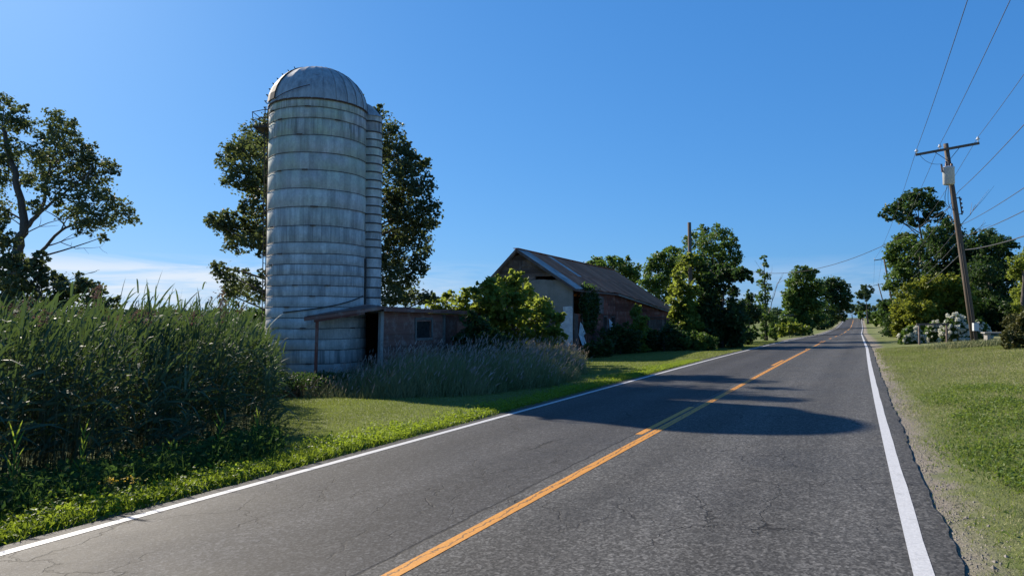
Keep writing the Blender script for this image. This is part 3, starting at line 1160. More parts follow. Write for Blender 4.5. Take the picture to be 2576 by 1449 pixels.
def build_shed():
    px, py = -4.75, 24.9
    gz = 0.0
    rz = math.radians(90 - 25)
    root = empty('shed', (px, py, gz), 'low weathered plank shed with a flat sagging roof against the silo', 'shed', rz)
    L = 6.8
    top = lambda x: 1.98 - .02 * x
    ops = [(2.35, 3.45, .95, 1.65)]
    w = backing('plank_wall', L, top, 'board_brown', root, (0, 0, 0), 0, ops, x0=.12)
    boards(w, L, top, 'board_brown', bh=.22, z0=-.83, openings=ops, lmax=4.5, x0=.12, lean=.006)
    fr = MB().box(2.25, 2.35, -.08, -.04, .85, 1.75).box(3.45, 3.55, -.08, -.04, .85, 1.75).box(2.35, 3.45, -.079, -.041, 1.65, 1.75).box(2.35, 3.45, -.079, -.041, .85, .95)
    win = fr.obj('window_frame', 'board_pale', w)
    MB().box(2.35, 3.45, .02, .026, .95, 1.65).obj('pane', 'dark_glass', win)
    MB().box(4.35, 4.5, -.10, -.04, -.8, 1.86, .006).obj('door_post', 'board_pale', w)
    MB().box(4.6, 5.5, -.085, -.045, .05, 1.75, .004).obj('plank_door', 'board_brown', w)
    # side and back walls, open towards the silo
    backing('back_wall', L, top, 'board_brown', root, (0, 3.0, 0), 0, (), x0=.9)
    backing('end_wall', 3.0, lambda x: 1.85, 'board_brown', root, (L, 0, 0), math.pi / 2, ())
    MB().beam((0, -.03, -1.0), (.06, -.05, 1.98), .15, .13).obj('corner_post', 'board_pale', root)
    # roof deck: planks laid front to back on joists, with a ragged fascia
    for k in range(17):
        x = -.25 + k * .44
        z = 2.10 - .02 * x + R.normal(0, .012)
        V = np.array([(x, -.34 + R.normal(0, .04), z), (x + .425, -.34 + R.normal(0, .04), z), (x + .425, 3.3, z - .02), (x, 3.3, z - .02)])
        MB().add(np.concatenate([V, V + [0, 0, .04]]), [[0, 3, 2, 1], [4, 5, 6, 7], [0, 1, 5, 4], [1, 2, 6, 5], [2, 3, 7, 6], [3, 0, 4, 7]]).obj('roof_plank', 'board_brown', root)
    MB().beam((-.2, -.36, 2.04), (3.6, -.38, 1.98), .03, .13).obj('fascia', 'board_brown', root)
    MB().beam((3.5, -.36, 1.99), (7.2, -.33, 1.90), .03, .12).obj('fascia', 'board_brown', root)
    # lean-to canopy in front of the silo, world corners turned into shed space
    inv = (Matrix.Translation((px, py, gz)) @ Matrix.Rotation(rz, 4, 'Z')).inverted()
    A, B, C, D = [inv @ Vector(p) for p in ((-6.88, 23.05, 1.74 + gz), (-4.55, 24.6, 2.14 + gz), (-5.35, 25.65, 2.2 + gz), (-6.95, 24.1, 1.80 + gz))]
    n = 6
    for k in range(n):
        a, b = k / n, (k + .96) / n
        p = [A.lerp(D, a), B.lerp(C, a), B.lerp(C, b), A.lerp(D, b)]
        V = np.array([tuple(q) for q in p]) + R.normal(0, .008, (4, 3))
        MB().add(np.concatenate([V, V + [0, 0, .03]]), [[0, 3, 2, 1], [4, 5, 6, 7], [0, 1, 5, 4], [1, 2, 6, 5], [2, 3, 7, 6], [3, 0, 4, 7]]).obj('canopy_plank', 'board_brown', root)
    MB().beam(A - Vector((0, 0, .05)), B - Vector((0, 0, .05)), .04, .10).obj('canopy_fascia', 'board_brown', root)
    a2, b2 = A.lerp(B, .12) - Vector((0, 0, .15)), A.lerp(B, .75) - Vector((0, 0, .13))
    MB().beam(a2, b2, .04, .08).obj('canopy_rail', 'board_red', root)
    f = inv @ Vector((-6.58, 23.35, gz - 1.0))
    t = inv @ Vector((-6.53, 23.35, gz + 1.74))
    MB().beam(f, t, .09, .09).obj('canopy_post', 'board_red', root)


build_shed()


# ------------------------------------------------------------------ trees and shrubs
def bez(a, b, c, n):
    t = np.linspace(0, 1, n)[:, None]
    return (1 - t) ** 2 * a + 2 * t * (1 - t) * b + t * t * c


def plant(name, label, cat, base, trunk, blobs, leafm, Z, ls=None, dens=11.0, trunk_r=.18, depth=1.0, bark='bark', group=None, limbs=True, spread=.30,
          extra_limbs=(), dead=(), crown='crown', nsub=26, fill=False):
    """base: frame x of the foot; trunk: list of frame points; blobs: frame x, y, radius, optional depth shift"""
    bx, by = base
    gz = float(G(bx, by))
    root = empty(name, (bx, by, gz), label, cat, group=group)
    o = np.array([bx, by, gz])
    ls = ls or max(.12, 4.3 / F * Z)
    B = []
    for b in blobs:
        r = b[2] / F * Z
        dz = b[3] if len(b) > 3 else R.normal(0, 1) * depth
        q = W(b[0], b[1], Z + dz)
        B.append((q - o, r))
    tp = np.array([W(x, y, Z) - o for x, y in trunk]) if trunk else np.zeros((0, 3))
    if len(tp):
        tp = np.concatenate([[[0, 0, -.15]], tp])
        k = len(tp)
        fine = np.concatenate([tp[i] + (tp[i + 1] - tp[i]) * np.linspace(0, 1, 5)[:-1, None] for i in range(k - 1)] + [tp[-1:]])
        m = MB()
        fr = np.linspace(0, 1, len(fine))
        wobble = R.normal(0, trunk_r * .12, fine.shape)
        wobble[0] = 0
        fine = fine + wobble
        rr = trunk_r * (1 - .72 * fr) * (1 + .5 * np.exp(-fr * 18))
        m.tube(fine, rr, 8)
        skel, skr = [fine], [rr]
        for pth, r0 in extra_limbs:
            P = np.array([W(x, y, Z + d) - o for x, y, d in pth])
            P = np.concatenate([P[i] + (P[i + 1] - P[i]) * np.linspace(0, 1, 4)[:-1, None] for i in range(len(P) - 1)] + [P[-1:]])
            P[1:-1] += R.normal(0, r0 * .25, P[1:-1].shape)
            m.tube(P, np.linspace(r0, r0 * .25, len(P)), 6)
            skel.append(P)
            skr.append(np.linspace(r0, r0 * .25, len(P)))
        skel, skr = np.concatenate(skel), np.concatenate(skr)
        if limbs:
            for c, r in B:
                dv = skel - c
                hd = np.hypot(dv[:, 0], dv[:, 1])
                cost = np.linalg.norm(dv, axis=1) + 3.0 * np.clip(dv[:, 2] + .45 * hd, 0, None)
                i = int(np.argmin(cost))
                a = skel[i]
                ln = np.linalg.norm(c - a)
                mid = (a + c) / 2 + np.array([0, 0, .10 * ln]) + R.normal(0, .07 * ln, 3)
                r0 = min(skr[i] * .6, .012 + .014 * ln)
                m.tube(bez(a, mid, c, 6), np.linspace(r0, r0 * .3, 6), 5, False)
                for q in range(3):
                    e = c + unit(R.normal(0, 1, 3)) * r * .8
                    m.tube(bez(c, (c + e) / 2 + R.normal(0, .1 * r, 3), e, 4), np.linspace(r0 * .3, .006, 4), 4, False)
        m.obj('trunk', bark, root, True)
    for pth, r0 in dead:
        P = np.array([W(x, y, Z + d) - o for x, y, d in pth])
        P = np.concatenate([P[i] + (P[i + 1] - P[i]) * np.linspace(0, 1, 4)[:-1, None] for i in range(len(P) - 1)] + [P[-1:]])
        P[1:-1] += R.normal(0, r0 * .6, P[1:-1].shape)
        m = MB().tube(P, np.linspace(r0, r0 * .3, len(P)), 5)
        for q in range(5):
            i = R.integers(len(P) // 3, len(P))
            L = np.linalg.norm(P[-1] - P[0]) * R.uniform(.12, .3)
            d = unit(P[-1] - P[0]) + R.normal(0, .5, 3)
            m.tube(np.array([P[i], P[i] + d * L * .5 + R.normal(0, .05, 3) * L, P[i] + d * L]), [r0 * .4, r0 * .3, r0 * .15], 4)
        m.obj('dead_branch', 'bark_dead', root)
    if fill or cat in ('shrub', 'bush'):
        low = []
        for c, r in B:
            sg, tg_ = w2st(c[0] + o[0], c[1] + o[1])
            if LWHITE - .6 - r < tg_ - bend(sg) < 1 + r: continue
            zz = c[2] - r * .9
            while zz > .3 * r and c[2] < 6.5 * r:
                gl = float(G(c[0] + o[0], c[1] + o[1])) - o[2]
                low.append((np.array([c[0] + R.normal(0, .2 * r), c[1] + R.normal(0, .2 * r), max(zz, gl + .3 * r)]), r * .85))
                zz -= r * .9
        B = B + low
    sat = []
    for c, r in B:
        for q in range(3):
            d = unit(R.normal(0, 1, 3) + np.array([0, 0, .2]))
            sat.append((c + d * r * R.uniform(.85, 1.2), r * R.uniform(.25, .42)))
    B = B + sat
    C, A = [], []
    for c, r in B:
        n = max(14, int(1.9 * dens * (r / ls) ** 2))
        ns = max(6, int(nsub * min(1.6, (r / ls / 5) ** 1.3 + .25)))
        d = unit(R.normal(0, 1, (ns, 3)))
        rad = r * R.uniform(.15, 1.0, ns) ** .55
        sub = c + d * rad[:, None] * np.array([1.08, 1.08, .86])
        ix = R.integers(0, ns, n)
        p = sub[ix] + R.normal(0, 1, (n, 3)) * (r * spread * .62) * np.array([1, 1, .75])
        C.append(p)
        A.append(np.clip(R.uniform(0, 1, ns)[ix] * .55 + R.uniform(0, 1, n) * .35 + .1 * R.random(), 0, 1))
    C = np.concatenate(C)
    A = np.concatenate(A)
    keep = C[:, 2] > .02
    V, Q, a = leaves(C[keep], ls, val=A[keep])
    mk(crown, V, [Q], leafm, root, attr=a)
    return root


def foot(xd, Z):
    return ((xd - 1288) / F * Z, Z)


# big oak behind the silo
plant('oak_tree', 'large spreading oak standing behind the concrete silo', 'tree', foot(850, 36), [(850, 760), (842, 640), (835, 500), (828, 380)],
      [(655, 335, 42), (690, 300, 26), (612, 372, 40), (690, 360, 40), (585, 410, 36), (650, 420, 46), (600, 455, 38), (655, 480, 42), (690, 440, 42),
       (560, 562, 34), (540, 560, 22), (600, 575, 40), (645, 555, 44), (595, 615, 32), (645, 605, 36), (680, 600, 30), (570, 690, 28), (545, 668, 16),
       (605, 715, 36), (585, 745, 24), (650, 735, 36), (675, 690, 22), (690, 520, 26), (630, 520, 24),
       (955, 285, 20), (985, 340, 38), (970, 390, 40), (1015, 385, 34), (1040, 425, 34), (1000, 445, 44), (1060, 465, 30), (1020, 490, 44), (1075, 520, 30),
       (975, 520, 44), (1030, 545, 44), (1080, 560, 22), (990, 590, 46), (1045, 600, 36), (1065, 635, 20), (1005, 650, 44), (1050, 665, 28), (970, 690, 38),
       (1020, 705, 38), (985, 745, 34), (1035, 745, 28), (1075, 750, 20), (800, 300, 80, -4.2), (790, 390, 100, -4.4), (815, 380, 95, -2.0), (850, 330, 60, -3.0), (800, 500, 100, -4), (810, 610, 95, -3.5), (790, 720, 80, -2), (800, 470, 95, 2), (830, 610, 95, 2)],
      'leaf_oak', 36, ls=.125, dens=8.0, trunk_r=.42, depth=1.3, spread=.34)

# sparse tree at far left with a low limb
plant('maple_tree', 'open tall tree with a bare leaning trunk rising behind the reeds', 'tree', foot(10, 30),
      [(20, 740), (36, 680), (50, 615), (62, 575), (52, 500), (38, 440), (22, 380), (5, 320)],
      [(8, 262, 26), (28, 300, 34), (-5, 330, 40), (66, 318, 26), (62, 272, 10), (140, 300, 28), (165, 325, 30), (135, 345, 34), (180, 365, 34), (98, 385, 34),
       (205, 400, 36), (225, 372, 16), (150, 410, 40), (100, 440, 34), (240, 420, 32), (275, 415, 20), (190, 450, 40), (245, 462, 34), (290, 430, 14), (30, 380, 30),
       (140, 480, 36), (215, 500, 36), (265, 500, 28), (298, 520, 28), (180, 535, 34), (245, 545, 34), (320, 545, 20), (285, 562, 26), (340, 556, 12),
       (220, 575, 26), (255, 598, 14), (60, 455, 26), (10, 450, 26), (-30, 400, 60), (-40, 500, 60), (88, 520, 18), (8, 540, 18), (120, 400, 26)],
      'leaf_oak', 30, ls=.10, dens=5.5, trunk_r=.27, depth=1.0, spread=.36, limbs=True,
      extra_limbs=[([(62, 575, 0), (92, 545, .2), (112, 500, .3), (122, 440, .4), (140, 370, .4)], .12), ([(92, 545, .2), (130, 510, 0), (180, 470, -.3), (230, 430, -.4)], .07),
                   ([(36, 690, 0), (70, 660, -.2), (115, 620, -.4), (150, 580, -.5), (200, 560, -.6), (270, 555, -.6)], .10), ([(115, 620, -.4), (150, 610, -.5), (200, 592, -.5)], .035)],
      dead=[([(60, 590, 0), (120, 560, -.2), (200, 545, -.3)], .03), ([(150, 608, -.5), (190, 626, -.5), (250, 622, -.5)], .02)])

plant('understory_tree', 'bushy low tree under the open tall tree behind the reeds', 'tree', foot(90, 27), [(90, 790), (100, 740)],
      [(5, 600, 34), (0, 650, 40), (45, 655, 30), (100, 650, 20), (60, 700, 40), (20, 720, 40), (120, 705, 36), (165, 730, 38), (215, 728, 34), (250, 745, 26),
       (275, 765, 20), (150, 770, 40), (80, 760, 44), (220, 780, 36), (20, 780, 44)],
      'leaf_oak', 27, ls=.125, dens=9.0, trunk_r=.12, depth=.8, dead=[([(140, 715, 0), (190, 700, -.3), (240, 683, -.4)], .025)])

# shrub tree between shed and barn
plant('boxelder_tree', 'leafy green boxelder growing against the barn gable', 'tree', foot(1290, 32), [(1292, 820), (1295, 750)],
      [(1300, 700, 20), (1272, 716, 26), (1312, 728, 26), (1290, 745, 34), (1228, 722, 22), (1205, 735, 20), (1240, 752, 32), (1215, 765, 26), (1330, 760, 30), (1285, 785, 42),
       (1240, 795, 40), (1335, 800, 40), (1376, 762, 14), (1372, 782, 22), (1395, 800, 20), (1412, 800, 10), (1300, 835, 44), (1365, 830, 36), (1250, 840, 40), (1200, 800, 34), (1395, 845, 26)],
      'leaf_bright', 32, ls=.15, dens=12, trunk_r=.13, depth=1.0)
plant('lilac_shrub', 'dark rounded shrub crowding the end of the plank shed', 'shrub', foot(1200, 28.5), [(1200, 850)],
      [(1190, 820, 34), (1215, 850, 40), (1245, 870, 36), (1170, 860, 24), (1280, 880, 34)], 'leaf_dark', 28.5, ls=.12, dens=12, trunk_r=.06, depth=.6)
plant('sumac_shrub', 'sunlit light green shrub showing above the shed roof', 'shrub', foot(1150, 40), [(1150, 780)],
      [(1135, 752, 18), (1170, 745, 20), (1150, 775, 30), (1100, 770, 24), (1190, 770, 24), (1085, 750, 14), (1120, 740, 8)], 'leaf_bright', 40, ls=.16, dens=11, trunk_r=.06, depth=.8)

# vine on the barn corner
def barn_vine():
    root = empty('wall_vine', (0, 0, 0), 'dark leafy vine hanging over the near end of the red barn wall', 'vine')
    mw = Matrix.Translation((BX, BY, 0.0)) @ Matrix.Rotation(BA, 4, 'Z')
    C = []
    for k in range(60):
        y = R.uniform(1.3, 3.9)
        z = R.uniform(.9 + .4 * abs(y - 2.5), 3.25)
        n = 60
        p = np.stack([np.abs(R.normal(.14, .12, n)), R.normal(y, .22, n), R.normal(z, .22, n)], -1)
        C.append(p)
    n = 120
    C.append(np.stack([R.uniform(.0, .5, n), R.normal(1.6, .3, n), R.normal(3.55, .1, n)], -1))
    C = np.concatenate(C)
    Wp = np.array([(mw @ Vector(p))[:] for p in C])
    fz = float(G(*foot(1500, 42)))
    root.location = (mw @ Vector((.15, 2.4, 0)))[:]
    V, Q, a = leaves(Wp - np.array(root.location), .13)
    mk('crown', V, [Q], 'leaf_dark', root, attr=a)
    for k in range(5):
        m = MB()
        y = 1.6 + k * .45
        P = [np.array((mw @ Vector((.08 + R.normal(0, .02), y + R.normal(0, .15) * q, 3.2 * q / 5)))[:]) - np.array(root.location) for q in range(6)]
        m.tube(np.array(P), np.linspace(.03, .012, 6), 5)
        m.obj('stem', 'bark', root)


barn_vine()

# undergrowth along the barn front
for i, (x, y, Z, bl, lab, mt) in enumerate((
        (1470, 860, 40, [(1478, 884, 18), (1500, 876, 20), (1522, 872, 20)], 'low dark shrub at the broken near corner of the barn', 'leaf_dark'),
        (1560, 850, 44, [(1530, 845, 20), (1560, 838, 26), (1590, 848, 24), (1570, 862, 20)], 'dark shrub below the barn wall windows', 'leaf_dark'),
        (1605, 800, 47, [(1603, 775, 10), (1600, 790, 14), (1610, 810, 18), (1600, 835, 24), (1625, 845, 22)], 'upright bright sapling standing before the barn wall', 'leaf_bright'),
        (1670, 850, 47, [(1640, 852, 22), (1670, 842, 26), (1700, 850, 24), (1690, 870, 20)], 'dark shrub before the boarded far window of the barn', 'leaf_dark'),
        (1745, 860, 46, [(1730, 862, 20), (1765, 850, 22), (1790, 862, 16)], 'loose grassy shrub at the foot of the vine covered pole', 'leaf_mid'))):
    plant('shrub', lab, 'shrub', foot(x, Z), [(x, y)], bl, mt, Z, dens=12, trunk_r=.05, depth=.5)

# trees behind and beyond the barn
plant('ash_tree', 'rounded tree top showing over the barn ridge', 'tree', foot(1540, 76), [(1540, 760), (1540, 690)],
      [(1480, 672, 16), (1500, 660, 16), (1525, 672, 24), (1548, 660, 18), (1575, 672, 20), (1596, 688, 16), (1555, 700, 28), (1510, 700, 28), (1608, 672, 8), (1585, 710, 24)], 'leaf_mid', 76, dens=12, trunk_r=.2, depth=1.5)
plant('walnut_tree', 'tall loose tree rising behind the vine covered pole', 'tree', foot(1780, 63), [(1785, 780), (1790, 700), (1795, 640)],
      [(1768, 590, 20), (1810, 585, 22), (1785, 615, 28), (1832, 610, 22), (1848, 640, 20), (1815, 645, 28), (1770, 650, 26), (1738, 612, 20), (1725, 645, 24), (1838, 672, 22), (1800, 680, 26), (1855, 655, 10), (1830, 690, 20), (1765, 690, 26)],
      'leaf_mid', 63, dens=9.5, trunk_r=.2, depth=1.2, spread=.33)
plant('cherry_tree', 'broad dark tree at the far end of the barn roof', 'tree', foot(1670, 68), [(1672, 780), (1675, 720)],
      [(1690, 635, 20), (1650, 655, 22), (1675, 662, 26), (1635, 680, 20), (1702, 675, 26), (1660, 700, 30), (1630, 715, 24), (1695, 720, 30), (1650, 745, 30)],
      'leaf_mid', 68, dens=11, trunk_r=.18, depth=1.2)

# vine-covered old pole
def vine_pole():
    Z = 50
    b = foot(1739, Z)
    gz = float(G(*b))
    root = empty('old_utility_pole', (*b, gz), 'bare topped old utility pole buried in vines beside the barn', 'pole')
    tpt = W(1734, 560, Z) - np.array([*b, gz])
    MB().tube(np.array([[0, 0, -.3], tpt * .5, tpt]), [.17, .15, .13], 12).obj('shaft', 'pole_wood', root, True)


vine_pole()
plant('vine_thicket', 'tall column of sunlit vines wrapped round the old pole', 'vine', foot(1725, 49.4), [(1728, 830), (1732, 740), (1734, 670)],
      [(1734, 652, 16), (1722, 668, 18), (1750, 660, 18), (1712, 695, 20), (1735, 690, 22), (1705, 725, 20), (1728, 730, 24), (1700, 755, 22), (1722, 775, 28), (1705, 795, 26), (1735, 815, 30), (1695, 830, 22)],
      'leaf_bright', 49.4, ls=.17, dens=13, trunk_r=.07, depth=.5, fill=True)
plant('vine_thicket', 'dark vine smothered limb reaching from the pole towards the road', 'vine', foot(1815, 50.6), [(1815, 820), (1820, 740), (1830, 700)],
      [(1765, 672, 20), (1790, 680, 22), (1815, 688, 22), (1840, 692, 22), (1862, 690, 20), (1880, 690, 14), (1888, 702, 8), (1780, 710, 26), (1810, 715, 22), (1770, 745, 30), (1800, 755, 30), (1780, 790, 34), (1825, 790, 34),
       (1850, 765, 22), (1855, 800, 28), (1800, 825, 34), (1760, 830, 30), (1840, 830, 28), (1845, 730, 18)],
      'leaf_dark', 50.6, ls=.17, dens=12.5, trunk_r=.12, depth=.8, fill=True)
plant('hedge_tree', 'small dark tree with a bare foot past the vine thicket', 'tree', foot(1885, 66), [(1885, 820), (1887, 780)],
      [(1875, 765, 18), (1892, 780, 20), (1870, 795, 18), (1900, 800, 16), (1885, 745, 12), (1880, 810, 16)], 'leaf_dark', 66, dens=10, trunk_r=.10, depth=.7)
plant('poplar_tree', 'slim upright thinning tree at the roadside field edge', 'tree', foot(1927, 74), [(1926, 790), (1924, 720), (1922, 660)],
      [(1921, 648, 7), (1924, 665, 9), (1918, 685, 10), (1928, 695, 10), (1914, 712, 12), (1927, 722, 13), (1918, 740, 13), (1908, 752, 9), (1930, 752, 12), (1920, 768, 13), (1928, 795, 20), (1910, 800, 14), (1945, 805, 14)],
      'leaf_mid', 74, ls=.19, dens=5.5, trunk_r=.13, depth=.4, dead=[([(1930, 800, 0), (1942, 760, 0), (1955, 715, 0), (1966, 698, 0)], .05), ([(1932, 810, 0), (1960, 795, 0), (1990, 792, 0)], .04), ([(1922, 690, 0), (1905, 665, 0)], .025), ([(1924, 720, 0), (1942, 680, 0)], .025)])
for i, (lab, mt, bl, x) in enumerate((
        ('tall leafy tree leading the roadside clump', 'leaf_mid', [(2012, 688, 18), (1995, 705, 18), (2035, 692, 20), (1985, 740, 16), (2010, 725, 26), (2045, 720, 26), (1978, 752, 12), (2000, 765, 24), (2040, 760, 30), (2015, 795, 28), (2055, 795, 26)], 2020),
        ('rounded darker tree closing the roadside clump', 'leaf_dark', [(2090, 712, 20), (2075, 730, 22), (2112, 720, 20), (2128, 742, 16), (2100, 750, 26), (2120, 765, 18), (2080, 775, 26), (2105, 790, 22), (2078, 808, 18)], 2080))):
    plant('maple_tree', lab, 'tree', foot(x, 118 + 72 * i), [(x, 800), (x, 740)], bl, mt, 118 + 72 * i, dens=13, trunk_r=.3, depth=1.8, fill=True)
for i, (x, lab, bl, Z, mt) in enumerate((
        (1985, 'bright field edge shrub before the roadside clump', [(1965, 828, 12), (1985, 822, 14), (2005, 826, 14), (2025, 830, 12)], 92, 'leaf_bright'),
        (2060, 'dark low shrub under the roadside clump', [(2045, 818, 12), (2062, 815, 13), (2080, 816, 12)], 180, 'leaf_dark'),
        (1925, 'weedy shrub round the foot of the slim tree', [(1900, 832, 9), (1925, 828, 11), (1945, 832, 9)], 73, 'leaf_mid'))):
    plant('shrub', lab, 'shrub', foot(x, Z), [(x, bl[0][1])], bl, mt, Z, dens=12, trunk_r=.05, depth=.8)
for x, lab, bl, Z, mt in (
        (1860, 'leafy shrub filling the gap under the vine smothered limb', [(1835, 835, 18), (1860, 830, 20), (1880, 838, 14)], 57, 'leaf_dark'),
        (1965, 'tangled shrub between the slim tree and the roadside clump', [(1950, 815, 14), (1972, 808, 16), (1990, 815, 16), (1962, 828, 12)], 96, 'leaf_mid'),
        (2035, 'thick brush skirting the tall leafy roadside tree', [(1990, 815, 16), (2008, 808, 18), (2026, 812, 16)], 118, 'leaf_mid'),
        (2090, 'dark brush closing the roadside clump at the pavement', [(2072, 812, 11), (2088, 806, 12), (2100, 806, 9)], 205, 'leaf_dark'),
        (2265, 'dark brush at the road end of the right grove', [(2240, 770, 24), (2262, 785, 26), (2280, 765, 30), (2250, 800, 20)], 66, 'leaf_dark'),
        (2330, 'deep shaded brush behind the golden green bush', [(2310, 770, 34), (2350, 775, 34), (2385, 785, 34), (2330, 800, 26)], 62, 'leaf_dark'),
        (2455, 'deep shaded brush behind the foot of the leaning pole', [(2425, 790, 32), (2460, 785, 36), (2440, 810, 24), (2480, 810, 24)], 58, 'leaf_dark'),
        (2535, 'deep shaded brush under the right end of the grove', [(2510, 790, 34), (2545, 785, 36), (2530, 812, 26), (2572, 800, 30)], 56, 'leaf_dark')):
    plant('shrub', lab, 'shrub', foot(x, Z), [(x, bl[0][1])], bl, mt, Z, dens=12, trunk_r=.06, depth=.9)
# far crest
plant('maple_tree', 'small round topped tree on the far road crest', 'tree', foot(2182, 230), [(2181, 785), (2178, 750)],
      [(2176, 728, 12), (2165, 738, 10), (2186, 738, 11), (2176, 746, 10), (2160, 745, 7), (2194, 732, 6)], 'leaf_far', 230, ls=.6, dens=13, trunk_r=.3, depth=1)
for x, lab, bl, Z in ((2143, 'hazy low tree left of the road crest', [(2140, 770, 9), (2150, 780, 9), (2135, 784, 8)], 300),
                      (2170, 'hazy tree clump below the round topped crest tree', [(2165, 772, 12), (2180, 778, 11), (2195, 776, 9), (2160, 785, 9)], 275),
                      (2222, 'dark tree on the bank by the far poles', [(2215, 768, 11), (2230, 766, 11), (2222, 780, 13), (2240, 780, 10)], 215)):
    plant('maple_tree', lab, 'tree', foot(x, Z), [(x, bl[0][1] + 10)], bl, 'leaf_far', Z, ls=.7, dens=13, trunk_r=.2, depth=1.5)
for x, lab, bl, Z in ((2185, 'rounded green bush on the right bank near the crest', [(2165, 795, 8), (2180, 790, 10), (2198, 793, 10)], 235),
                      (2215, 'dark bush on the right bank before the crest', [(2200, 797, 9), (2215, 793, 11), (2232, 796, 11), (2245, 802, 10)], 190),
                      (2120, 'hedge bush left of the road at the crest', [(2100, 803, 7), (2116, 806, 7), (2128, 803, 6)], 290)):
    plant('bush', lab, 'bush', foot(x, Z), [(x, bl[0][1])], bl, 'leaf_mid', Z, ls=.6, dens=13, trunk_r=.1, depth=1.2)

# right-hand grove
plant('locust_tree', 'tall spreading locust with a bare trunk over the right grove', 'tree', foot(2300, 70), [(2304, 760), (2306, 690), (2322, 620), (2312, 560)],
      [(2308, 488, 18), (2285, 500, 20), (2330, 498, 20), (2262, 515, 20), (2240, 528, 16), (2300, 520, 24), (2222, 540, 10), (2262, 545, 18), (2340, 525, 22), (2290, 555, 16), (2325, 550, 18), (2360, 515, 14), (2365, 545, 14), (2385, 560, 12), (2235, 552, 8)],
      'leaf_dark', 70, ls=.2, dens=10, trunk_r=.25, depth=1.0, dead=[([(2340, 640, 0), (2400, 590, 0), (2440, 540, 0), (2455, 515, 0)], .06), ([(2400, 620, 0), (2440, 590, 0), (2480, 560, 0)], .05), ([(2400, 600, 0), (2395, 560, 0), (2380, 520, 0)], .04)])
for x, lab, mt, bl, Z in (
        (2275, 'light green tree on the road side of the right grove', 'leaf_mid', [(2270, 600, 20), (2250, 625, 22), (2290, 620, 26), (2260, 660, 26), (2240, 650, 14), (2295, 660, 30), (2270, 700, 30), (2245, 720, 20), (2300, 705, 28)], 72),
        (2370, 'dense dark tree behind the leaning utility pole', 'leaf_dark', [(2350, 590, 24), (2385, 580, 26), (2410, 600, 24), (2340, 625, 32), (2385, 630, 38), (2425, 640, 30), (2350, 680, 40), (2400, 690, 44), (2440, 690, 34), (2360, 740, 40), (2420, 750, 44)], 66),
        (2490, 'dense green tree right of the leaning utility pole', 'leaf_dark', [(2460, 605, 24), (2490, 595, 24), (2520, 612, 24), (2450, 640, 30), (2490, 640, 36), (2525, 650, 24), (2470, 690, 40), (2510, 700, 40), (2545, 690, 24), (2480, 750, 44), (2530, 750, 40), (2500, 790, 36)], 62),
        (2575, 'layered light green tree at the right end of the grove', 'leaf_bright', [(2560, 660, 20), (2585, 650, 26), (2565, 690, 24), (2600, 690, 36), (2568, 735, 20), (2600, 740, 40), (2575, 770, 24), (2610, 790, 40)], 52)):
    plant('maple_tree', lab, 'tree', foot(x, Z), [(x, 760), (x, 690)], bl, mt, Z, dens=12.5, trunk_r=.28, depth=1.6)
plant('forsythia_bush', 'large rounded golden green bush behind the hydrangeas', 'bush', foot(2340, 55), [(2340, 800)],
      [(2290, 745, 28), (2318, 722, 24), (2350, 712, 24), (2385, 708, 24), (2415, 725, 24), (2340, 745, 34), (2390, 745, 34), (2270, 775, 24), (2310, 778, 30), (2360, 785, 32), (2410, 775, 30), (2435, 755, 20), (2255, 795, 14), (2280, 800, 20), (2420, 800, 20)],
      'leaf_yellow', 55, ls=.17, dens=12, trunk_r=.08, depth=1.0)
plant('juniper_bush', 'feathery olive juniper at the lawn edge', 'bush', foot(2562, 30), [(2562, 830)],
      [(2548, 815, 20), (2575, 805, 26), (2555, 840, 24), (2590, 830, 36), (2540, 800, 10), (2530, 840, 10), (2570, 855, 20)], 'leaf_juniper', 30, ls=.09, dens=12, trunk_r=.06, depth=.5)
plant('low_tree', 'low far tree between the reeds and the silo', 'tree', foot(640, 62), [(640, 820)],
      [(615, 795, 18), (640, 790, 20), (668, 795, 20), (625, 815, 20), (660, 815, 22), (600, 810, 14), (690, 800, 20), (720, 800, 20)], 'leaf_mid', 62, dens=11, trunk_r=.12, depth=1.0)


# hydrangeas with separate white heads
def head_mesh():
    c = unit(R.normal(0, 1, (90, 3))) * R.uniform(.2, 1.15, (90, 1)) ** .5 * np.array([.15, .15, .11])
    V, Q, a = leaves(c, .075, 1.0, .6)
    o = mk('blossom', V, [Q], 'blossom', None, attr=a)
    me = o.data
    bpy.data.objects.remove(o)
    return me


HM = head_mesh()


def hydrangea(x, Z, wpx, hpx, lab, nb):
    b = foot(x, Z)
    gz = float(G(*b))
    root = empty('hydrangea_bush', (*b, gz), lab, 'bush', group='white hydrangeas before the grove')
    w, h = wpx / F * Z, hpx / F * Z
    n = 2600
    d = unit(R.normal(0, 1, (n, 3)))
    d[:, 2] = np.abs(d[:, 2])
    C = d * (R.uniform(.3, 1, (n, 1)) ** .4) * np.array([w / 2, w / 2 * .8, h])
    V, Q, a = leaves(C, .13)
    mk('foliage', V, [Q], 'leaf_mid', root, attr=a)
    for k in range(int(nb * 1.7)):
        q = unit(R.normal(0, 1, 3) + np.array([0, -.7, .35]))
        q[2] = abs(q[2])
        o = bpy.data.objects.new('blossom', HM)
        COL.objects.link(o)
        o.parent = root
        o.location = q * np.array([w / 2, w / 2 * .8, h]) * R.uniform(.92, 1.08)
        o.rotation_euler = R.uniform(0, 6, 3)
        sc = R.uniform(.5, .95)
        o.scale = (sc, sc, sc)


